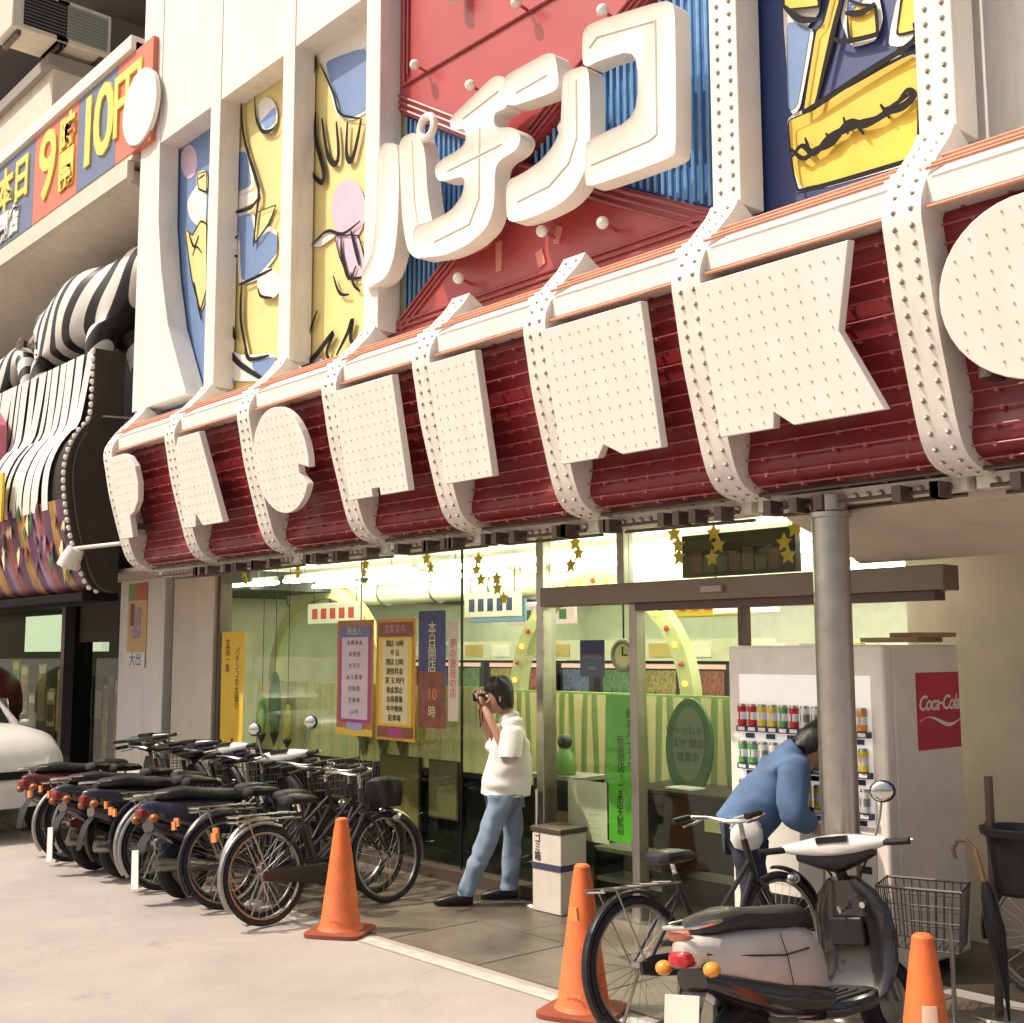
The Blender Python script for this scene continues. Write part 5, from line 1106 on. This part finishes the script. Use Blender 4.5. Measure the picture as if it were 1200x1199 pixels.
def sgt(s, px, z, size, m_, **k):
    o = inst('lettering', textmesh(s, size, m_, extrude=.012, bold=.02, **k), sg, (PY(px, 200, SGY).x, SGY-.012, z), FACE_Y); o.matrix_parent_inverse = GI
YS = M('signboard_yellow', (.78,.60,.12), .5)
sgt('本日', 18, 8.05, .62, YS); sgt('開店', 14, 7.56, .40, ART['w']); sgt('9', 57, 7.93, 1.25, YS); sgt('時\n開', 79, 7.92, .5, YS, line=.9); sgt('10', 112, 7.93, 1.2, YS, spacing=.75); sgt('円', 148, 7.95, .8, YS)
p = PY(163, 125, SGY-.03); o = ob('roundel', MB().tube([p, p+Vector((0,.05,0))], .42, 32), ART['w'], sg); o.matrix_parent_inverse = GI
# back building, air conditioners
bb_ = empty('back_building', (-20, 8, 0), label='pale tall building behind the signboard with air conditioners on its wall', cat='building')
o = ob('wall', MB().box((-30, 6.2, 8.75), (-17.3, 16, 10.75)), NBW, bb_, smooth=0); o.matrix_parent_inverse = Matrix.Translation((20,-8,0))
o = ob('wall', MB().box((-30, 7.6, 10.78), (-19.5, 16, 20)), M('dark_grey_wall', (.13,.12,.11), .8), bb_, smooth=0); o.matrix_parent_inverse = Matrix.Translation((20,-8,0))  # dark grey upper wall
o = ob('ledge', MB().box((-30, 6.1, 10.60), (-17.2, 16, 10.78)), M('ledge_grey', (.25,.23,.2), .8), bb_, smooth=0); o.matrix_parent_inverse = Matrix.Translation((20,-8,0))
o = ob('overhang', MB().box((-30, 6.0, 13.0), (-13.0, 16, 13.3)), M('dark_grey_wall', (.13,.12,.11), .8), bb_, smooth=0); o.matrix_parent_inverse = Matrix.Translation((20,-8,0))
for (px, lab, gm) in ((47, 'beige air conditioner with a black square grille on the back building', BLACK), (97, 'beige air conditioner with a grey louvred side on the back building', M('louvre_grey', (.24,.26,.22), .5))):
    d = ray(px, 38); t = -17.0/d.x; p = CO + d*t
    e = empty('air_conditioner', (p.x-.3, p.y, 10.79), label=lab, cat='air conditioner')
    zc = p.z - 10.79
    box('casing', (-.35,-.42,.08), (.0+.35,.42,.75), M('casing_beige', (.60,.54,.44), .5, dirt=.3), e, bevel=.02); 
    for a_ in (-.3,.3): box('foot', (-.3,a_-.03,0), (.3,a_+.03,.08), DARKBR, e)
    box('grille', (.352,-.26,.16), (.365,.36,.68), gm, e)
    for i in range(9): box('slat', (.366,-.25,.19+i*.053), (.375,.35,.20+i*.053), M('slat_grey', (.16,.16,.15), .6), e)

# ------------------------------------------------------------------ skinned bodies
def skin_mesh(chains, sub=2, name='body'):
    """chains: list of lists of (point, radius or (rx, ry)); points closer than 1 mm are welded; first point is the root."""
    vs, rs, es, idx = [], [], [], {}
    for ch in chains:
        prev = None
        for p, r in ch:
            key = tuple(round(c, 3) for c in p)
            if key not in idx: idx[key] = len(vs); vs.append(p); rs.append(r if isinstance(r, tuple) else (r, r))
            i = idx[key]
            if prev is not None and prev != i: es.append((prev, i))
            prev = i
    me = bpy.data.meshes.new('tmp'); me.from_pydata([tuple(v) for v in vs], es, []); o = bpy.data.objects.new('tmp', me); COL.objects.link(o)
    md = o.modifiers.new('s', 'SKIN'); md.use_smooth_shade = True; md.branch_smoothing = .6
    sv = me.skin_vertices[0].data if me.skin_vertices else None
    if sv is None:
        bm = bmesh.new(); bm.from_mesh(me); bm.verts.layers.skin.verify(); bm.to_mesh(me); bm.free(); sv = me.skin_vertices[0].data
    for i, r in enumerate(rs): sv[i].radius = r; sv[i].use_root = (i == 0)
    sb = o.modifiers.new('d', 'SUBSURF'); sb.levels = sub; sb.render_levels = sub
    dg = bpy.context.evaluated_depsgraph_get(); out = bpy.data.meshes.new_from_object(o.evaluated_get(dg)); bpy.data.objects.remove(o); bpy.data.meshes.remove(me)
    out.name = name; out.polygons.foreach_set('use_smooth', [True]*len(out.polygons)); out.materials.clear(); return out
def joinmeshes(name, meshes, mat):
    bm = bmesh.new()
    for m in meshes: bm.from_mesh(m)
    me = bpy.data.meshes.new(name); bm.to_mesh(me); bm.free(); me.materials.append(mat)
    me.polygons.foreach_set('use_smooth', [True]*len(me.polygons)); return me
def headmesh(c, fwd, up, s=1.0, tilt=0):
    """head with face: cranium, jaw, nose, ears; c is its centre"""
    c = Vector(c); f = Vector(fwd).normalized(); u = Vector(up); u = (u - f*u.dot(f)).normalized(); r = f.cross(u)
    mb = MB(); rings = []
    prof = [(-.125,.030,.055,.05),(-.115,.048,.070,.035),(-.09,.060,.082,.018),(-.05,.068,.09,.006),(-.01,.073,.094,0),(.04,.076,.096,-.004),(.08,.068,.085,-.008),(.105,.048,.06,-.01),(.118,.02,.025,-.01)]
    for z, a, b, off in prof:
        rings.append([c + u*(z*s) + r*(a*s*math.cos(w)) + f*((b*math.sin(w)+off)*s) for w in [2*math.pi*i/18 for i in range(18)]])
    mb.loft(rings)
    nose = [(.025,.088,.008),(.0,.104,.011),(-.025,.116,.016),(-.035,.105,.014),(-.04,.092,.006)]
    mb.loft([[c + u*(z*s) + f*(y*s) + (r*math.cos(w)*q + u*math.sin(w)*q*.6)*s for w in [2*math.pi*i/8 for i in range(8)]] for z, y, q in nose])
    for sg_ in (-1, 1):
        mb.sphere(c + r*(sg_*.077*s) + u*(-.01*s) - f*.008*s, .03*s, 8, 6, (.35,.7,1))
    mb.loft([[c + u*(z*s) + f*(y*s) + r*(math.cos(w)*.024*s) + u*(math.sin(w)*q*s) for w in [2*math.pi*i/8 for i in range(8)]] for z, y, q in ((-.062,.085,.007),(-.062,.097,.009),(-.062,.1,.004))])
    return mb.mesh('head', None)
def eyes(parent, c, fwd, up, s=1.0):
    c = Vector(c); f = Vector(fwd).normalized(); u = Vector(up); u = (u - f*u.dot(f)).normalized(); r = f.cross(u)
    for sg_ in (-1, 1):
        ob('eye', MB().sphere(c + r*(.032*sg_*s) + u*.01*s + f*.083*s, .012*s, 8, 6), ART['w'], parent); ob('eyebrow', MB().tube([c + r*(.018*sg_*s)+u*.033*s+f*.094*s, c + r*(.05*sg_*s)+u*.034*s+f*.082*s], .005*s, 5), HAIR, parent)
def haircap(c, fwd, up, s=1.0, low=-.03):
    c = Vector(c); f = Vector(fwd).normalized(); u = Vector(up); u = (u - f*u.dot(f)).normalized(); r = f.cross(u)
    rings = []
    for z, a, b, off in ((-.075,.066,.055,-.045),(-.04,.078,.07,-.036),(.0,.084,.078,-.028),(.035,.087,.088,-.018),(.062,.085,.098,-.006),(.09,.074,.088,-.008),(.117,.052,.062,-.01),(.13,.02,.026,-.01)):
        rings.append([c + u*((z+.012*math.sin(5*w+z*40)+.006*math.sin(13*w))*s) + r*(a*s*math.cos(w)*(1+.02*math.sin(9*w))) + f*((b*math.sin(w)*(1+.02*math.cos(7*w))+off)*s) for w in [2*math.pi*i/26 for i in range(26)]])
    return MB().loft(rings).mesh('hair', HAIR, 60)
def handmesh(wrist, palm_dir, curl_dir, side, s=1.0, curl=.6):
    """palm with four fingers and a thumb; palm_dir along the hand, curl_dir where the fingers bend to, side: thumb side"""
    w = Vector(wrist); d = Vector(palm_dir).normalized(); k = Vector(curl_dir); k = (k - d*k.dot(d)).normalized(); t = Vector(side); t = (t - d*t.dot(d) - k*t.dot(k)).normalized()
    ms = []
    P0 = [w, w + d*.045*s, w + d*.085*s]
    ms.append(skin_mesh([[(P0[0], (.022*s,.018*s)), (P0[1], (.034*s,.016*s)), (P0[2], (.034*s,.014*s))]], 1))
    for i, ln in enumerate((.072,.08,.074,.058)):
        b = w + d*.08*s + t*(.03-.02*i)*s; a1 = curl*.7; a2 = curl*1.6; a3 = curl*2.3
        p1 = b + (d*math.cos(a1) + k*math.sin(a1))*ln*.45*s; p2 = p1 + (d*math.cos(a2) + k*math.sin(a2))*ln*.32*s; p3 = p2 + (d*math.cos(a3) + k*math.sin(a3))*ln*.25*s
        ms.append(skin_mesh([[(b - d*.015*s, .0088*s), (b, .009*s), (p1, .0085*s), (p2, .0078*s), (p3, .0065*s)]], 1))
    b = w + d*.02*s + t*.03*s; p1 = b + (d*.6 + t*.8)*.035*s; p2 = p1 + (d*.9 + t*.25 + k*.4)*.032*s; p3 = p2 + (d*.9 + k*.5)*.025*s
    ms.append(skin_mesh([[(b - t*.012*s, .012*s), (b, .012*s), (p1, .0105*s), (p2, .0095*s), (p3, .0075*s)]], 1))
    return ms

from mathutils import noise as mnoise
def cloth(me, cuts, amp=.012, freq=9, grow=0., cull=None):
    bm = bmesh.new(); bm.from_mesh(me); bmesh.ops.triangulate(bm, faces=bm.faces); bmesh.ops.subdivide_edges(bm, edges=bm.edges, cuts=1, use_grid_fill=True)
    for co, no in cuts: bmesh.ops.bisect_plane(bm, geom=bm.verts[:]+bm.edges[:]+bm.faces[:], plane_co=co, plane_no=no, clear_outer=True)
    if cull: bmesh.ops.delete(bm, geom=[v for v in bm.verts if cull(v.co)], context='VERTS')
    bm.normal_update()
    for v in bm.verts:
        c = v.co; q = mnoise.noise(Vector((c.x*freq, c.y*freq, c.z*freq*.55))) + .6*math.sin(c.z*38 + 9*c.x + 5*mnoise.noise(c*6)) * max(0, mnoise.noise(c*5+Vector((3,1,7)))+.25)
        v.co = c + v.normal*(amp*q + grow)
    bm.to_mesh(me); bm.free(); me.polygons.foreach_set('use_smooth', [True]*len(me.polygons)); return me
# man in a white T-shirt, standing sideways with hands raised to his face (local: +x right along the picture's cross direction, +y away, facing -x)
E_ = Vector((math.sin(_a), math.cos(_a), 0)); RZ = math.atan2(E_.y, E_.x)
man = empty('person', (-6.93, 6.13, .012), RZ, 'person in loose white T-shirt and faded jeans raising both hands to the face', 'person')
HC = Vector((-.085,-.01,1.525)); fw = Vector((-1,-.12,-.06))
chains_legs = [[((-.03,0,.88),(.15,.12)), ((-.04,-.075,.80),(.115,.11)), ((-.17,-.10,.47),.085), ((-.32,-.13,.12),.075), ((-.345,-.13,.02),.075)], [((-.03,0,.88),(.15,.12)), ((-.01,.075,.80),(.115,.11)), ((.03,.10,.46),.085), ((.0,.10,.12),.075), ((-.005,.10,.02),.075)]]
skin_core = [[((-.03,0,.90),(.13,.11)), ((-.01,0,1.10),(.13,.10)), ((.02,0,1.28),(.16,.11)), ((.01,0,1.37),(.08,.06)), ((-.03,0,1.44),(.052,.05)), ((-.06,0,1.50),(.05,.05))],
             [((-.03,0,.90),(.13,.11)), ((-.04,-.075,.80),.09), ((-.17,-.10,.47),.055), ((-.33,-.13,.09),.04)], [((-.03,0,.90),(.13,.11)), ((-.01,.075,.80),.09), ((.03,.10,.46),.055), ((.0,.10,.09),.04)],
             [((.02,0,1.28),(.16,.11)), ((.02,-.15,1.28),.045), ((-.02,-.23,1.12),.042), ((-.14,-.15,1.36),.034), ((-.19,-.085,1.455),.026)],
             [((.02,0,1.28),(.16,.11)), ((.0,.15,1.28),.045), ((-.12,.22,1.14),.042), ((-.20,.13,1.36),.034), ((-.22,.06,1.455),.026)]]
bodym = [skin_mesh(skin_core), headmesh(HC, fw, (0,0,1))] + handmesh((-.19,-.085,1.455), (-.25,.25,.85), (-.2,.9,.1), (.8,.2,.2), curl=.5) + handmesh((-.22,.06,1.455), (-.25,-.2,.85), (-.2,-.9,.1), (.8,-.2,.2), curl=.5)
ob('body', joinmeshes('body', bodym, SKIN), None, man); eyes(man, HC, fw, (0,0,1)); ob('hair', haircap(HC, fw, (0,0,1), 1.16), None, man)
tee = skin_mesh([[((-.03,0,.66),(.20,.165)), ((-.03,0,.80),(.195,.16)), ((-.02,0,.95),(.185,.155)), ((.02,0,1.12),(.19,.15)), ((.025,0,1.27),(.18,.145)), ((.01,0,1.35),(.10,.09)), ((-.01,0,1.395),(.075,.07))],
                 [((.025,0,1.27),(.18,.145)), ((.03,-.16,1.29),(.085,.08)), ((.015,-.215,1.17),(.085,.08)), ((.005,-.24,1.11),(.085,.08)), ((-.005,-.26,1.02),(.085,.08))], [((.025,0,1.27),(.18,.145)), ((.0,.16,1.29),(.095,.085)), ((-.06,.21,1.19),(.092,.085)), ((-.08,.22,1.15),(.09,.085)), ((-.11,.235,1.09),(.09,.085))]])
tee.materials.append(TEE); cloth(tee, [((0,0,.80),(-.05,.1,-1)), ((.005,-.235,1.115),(-.15,-.28,-1)), ((-.08,.22,1.15),(-.4,.2,-1))][:1], .020, 8, .016, lambda c: (c.y < -.20 and c.z < 1.09) or (c.y > .20 and c.z < 1.10)); ob('t_shirt', tee, None, man)
jn = skin_mesh(chains_legs); jn.materials.append(JEAN); cloth(jn, [((0,0,.075),(0,0,-1)), ((0,0,.805),(0,0,1))], .015, 11, -.004); ob('jeans', jn, None, man)
for (x, y) in ((-.36,-.13), (-.02,.10)):
    ob('shoe', MB().loft([sring((x+q,y,z), a, b, (0,1,0), (0,0,1), 14, 2.6) for q, z, a, b in ((.09,.045,.03,.035),(.06,.05,.04,.045),(-.02,.05,.042,.045),(-.10,.04,.045,.035),(-.17,.03,.035,.025),(-.20,.025,.015,.015))]), BLACK, man)
camx = empty('compact_camera', (-6.93, 6.13, .012), RZ, 'small dark camera held at the face by the person in white', 'camera')
ob('camera_body', MB().box((-.235,-.07,1.475),(-.185,.06,1.555)), BLACK, camx, bevel=.01); ob('lens', MB().tube([(-.236,0,1.515),(-.275,0,1.515)], .028, 14), BLACK, camx)
ob('strap', MB().tube([(-.21,-.075,1.53),(-.225,-.09,1.42),(-.215,-.09,1.30),(-.20,-.085,1.34),(-.2,-.075,1.48)], .005, 5), BLACK, camx)
# man in a blue shirt bending at the machine, facing +x
man2 = empty('person', (-4.45, 5.78, .012), RZ, 'person in blue denim shirt bending over in front of the drinks machine', 'person')
HC2 = Vector((.42,.0,1.315)); fw2 = Vector((.62,.25,-.75)); up2 = Vector((.75,.1,.62))
core2 = [[((0,0,.86),(.13,.12)), ((.10,0,1.02),(.13,.11)), ((.24,0,1.20),(.16,.12)), ((.31,0,1.27),(.08,.07)), ((.36,0,1.285),(.052,.052)), ((.40,0,1.305),(.05,.05))],
         [((0,0,.86),(.13,.12)), ((-.01,-.09,.78),.09), ((.03,-.11,.45),.055), ((-.03,-.12,.09),.04)], [((0,0,.86),(.13,.12)), ((.0,.09,.78),.09), ((.08,.11,.45),.055), ((.02,.12,.09),.04)],
         [((.24,0,1.20),(.16,.12)), ((.25,-.17,1.20),.055), ((.22,-.24,.95),.045), ((.36,-.20,.86),.035), ((.43,-.17,.84),.027)],
         [((.24,0,1.20),(.16,.12)), ((.26,.17,1.20),.055), ((.36,.23,.98),.045), ((.50,.25,.92),.035), ((.57,.25,.92),.027)]]
b2m = [skin_mesh(core2), headmesh(HC2, fw2, up2)] + handmesh((.43,-.17,.84), (1,.3,-.1), (0,.3,-1), (0,1,.3), curl=.45) + handmesh((.57,.25,.92), (.9,.3,.1), (0,0,-1), (0,-1,.2), curl=.4)
ob('body', joinmeshes('body', b2m, SKIN), None, man2); eyes(man2, HC2, fw2, up2); ob('hair', haircap(HC2, fw2, up2, 1.1), None, man2)
sh2 = skin_mesh([[((-.10,0,.74),(.175,.155)), ((-.02,0,.84),(.175,.155)), ((.06,0,.95),(.175,.15)), ((.16,0,1.08),(.19,.15)), ((.25,0,1.20),(.185,.15)), ((.30,0,1.26),(.10,.09)), ((.33,0,1.285),(.075,.07))],
                 [((.25,0,1.20),(.185,.15)), ((.26,-.18,1.20),(.09,.085)), ((.225,-.245,.96),(.075,.07)), ((.34,-.21,.87),(.055,.055))], [((.25,0,1.20),(.185,.15)), ((.27,.18,1.20),(.09,.085)), ((.36,.235,.99),(.075,.07)), ((.48,.25,.93),(.055,.055))]])
sh2.materials.append(CHAM); cloth(sh2, [((-.03,0,.82),(-.55,0,-.83))], .024, 8, .02); ob('shirt', sh2, None, man2)
j2 = skin_mesh([[((0,0,.86),(.125,.12)), ((-.01,-.09,.78),(.11,.105)), ((.03,-.11,.45),.082), ((-.03,-.12,.12),.072), ((-.035,-.12,.02),.07)], [((0,0,.86),(.125,.12)), ((.0,.09,.78),(.11,.105)), ((.08,.11,.45),.082), ((.02,.12,.12),.072), ((.015,.12,.02),.07)]]); j2.materials.append(DJEAN); cloth(j2, [((0,0,.075),(0,0,-1)), ((0,0,.84),(.5,0,1))], .018, 11, .0); ob('trousers', j2, None, man2)
for (x, y) in ((-.02,-.12), (.03,.12)):
    ob('shoe', MB().loft([sring((x+q,y,z), a, b, (0,1,0), (0,0,1), 14, 2.6) for q, z, a, b in ((-.09,.045,.03,.035),(-.06,.05,.04,.045),(.02,.05,.042,.045),(.10,.04,.045,.035),(.17,.03,.035,.025),(.20,.025,.015,.015))]), BLACK, man2)
bag = empty('bag', (-4.45, 5.78, .012), RZ, 'white cloth bag slung at the hip of the person in blue', 'bag')
ob('pouch', MB().loft([sring((-.03,-.20,z), a, b, (1,0,0), (0,1,0), 16, 2.6) for z, a, b in ((.74,.02,.015),(.755,.07,.035),(.80,.095,.05),(.86,.09,.045),(.90,.06,.025),(.905,.03,.01))]), M('bag_white', (.74,.71,.67), .8, bump=.3, bscale=20), bag)
ob('strap', MB().tube([(-.12,-.20,.86),(-.10,-.215,.92),(-.02,-.215,.94),(.05,-.20,.88)], .008, 6), M('bag_strap', (.5,.48,.44), .8), bag)

# ------------------------------------------------------------------ zebra statues
def zebra_mat():
    m = bpy.data.materials.new('zebra_paint'); m.use_nodes = True; N = m.node_tree.nodes; L = m.node_tree.links; b = N['Principled BSDF']
    tc = N.new('ShaderNodeTexCoord'); mp = N.new('ShaderNodeMapping'); mp.inputs['Rotation'].default_value = (0, R(-38), 0)
    wv = N.new('ShaderNodeTexWave'); wv.wave_type = 'BANDS'; wv.bands_direction = 'X'; wv.inputs['Scale'].default_value = 1.25; wv.inputs['Distortion'].default_value = 1.6; wv.inputs['Detail'].default_value = 1; wv.inputs['Detail Scale'].default_value = .8
    cr = N.new('ShaderNodeValToRGB'); cr.color_ramp.elements[0].position = .40; cr.color_ramp.elements[0].color = (.012,.011,.011,1); cr.color_ramp.elements[1].position = .43; cr.color_ramp.elements[1].color = (.76,.72,.66,1)
    L.new(tc.outputs['Object'], mp.inputs[0]); L.new(mp.outputs[0], wv.inputs['Vector']); L.new(wv.outputs['Fac'], cr.inputs[0]); L.new(cr.outputs[0], b.inputs['Base Color']); b.inputs['Roughness'].default_value = .4
    return m
ZM = zebra_mat()
zbm = skin_mesh([[((-.75,0,1.62),(.40,.46)), ((-.95,0,1.60),(.28,.36)), ((-1.02,0,1.5),(.16,.2))], [((-.75,0,1.62),(.40,.46)), ((-.2,0,1.60),(.44,.50)), ((.4,0,1.62),(.40,.47)), ((.85,0,1.70),(.28,.36)), ((1.1,0,1.85),(.18,.25)), ((1.32,0,1.78),(.15,.17)), ((1.5,0,1.45),(.14,.13)), ((1.58,0,1.2),(.10,.10)), ((1.6,0,1.08),(.07,.06))],
     [((-.75,0,1.62),(.40,.46)), ((-.82,-.2,1.15),(.18,.15)), ((-.70,-.22,.78),.10), ((-.86,-.22,.62),.085), ((-.84,-.22,.2),.06), ((-.80,-.22,.04),(.09,.07))], [((-.75,0,1.62),(.40,.46)), ((-.82,.2,1.15),(.18,.15)), ((-.90,.22,.78),.10), ((-1.05,.22,.60),.085), ((-1.0,.22,.2),.06), ((-.96,.22,.04),(.09,.07))],
     [((.4,0,1.62),(.40,.47)), ((.55,-.2,1.1),(.14,.13)), ((.55,-.2,.65),.085), ((.55,-.2,.2),.055), ((.58,-.2,.04),(.09,.07))], [((.4,0,1.62),(.40,.47)), ((.6,.2,1.1),(.14,.13)), ((.7,.2,.65),.085), ((.62,.2,.2),.055), ((.64,.2,.04),(.09,.07))]], 3)
zbm.materials.append(ZM)
def zebra(loc, rz, sc, lab):
    e = empty('zebra_statue', loc, rz, lab, 'statue', 'zebra statues on the canopy'); e.scale = (sc,)*3
    inst('body', zbm, e); ob('tail', MB().tube([(-1.02,0,1.75),(-1.18,0,1.78),(-1.4,0,1.66),(-1.62,.0,1.60)], [.05,.045,.04,.02], 8), M('zebra_tail', (.70,.62,.48), .6), e)
    for s in (-1,1): ob('ear', MB().loft([sring((1.24+q,s*(.1+.03*q),1.93+q*.9), a, .02, (0,1,0), (1,0,0), 8, 2) for q, a in ((0,.03),(.06,.05),(.12,.035),(.16,.01))]), M('zebra_ear', (.5,.46,.4), .6), e)
    ob('mane', MB().prism([(.75,-.02,1.98),(1.0,-.02,2.16),(1.22,-.02,2.08),(1.2,-.02,1.95),(1.0,-.02,1.95)], (0,.04,0)), HAIR, e, smooth=0)
zebra((-14.25, 5.75, 4.10), R(2), 1.24, 'life-size striped zebra statue standing on the dark canopy beside the cream pillar')
zebra((-17.6, 5.75, 4.10), R(-4), .98, 'second striped zebra statue further along the neighbouring canopy')
np_('statue_shelf', MB().box((-20,5.25,4.00),(-12.7,6.9,4.10)), DARKSIDE, smooth=0)
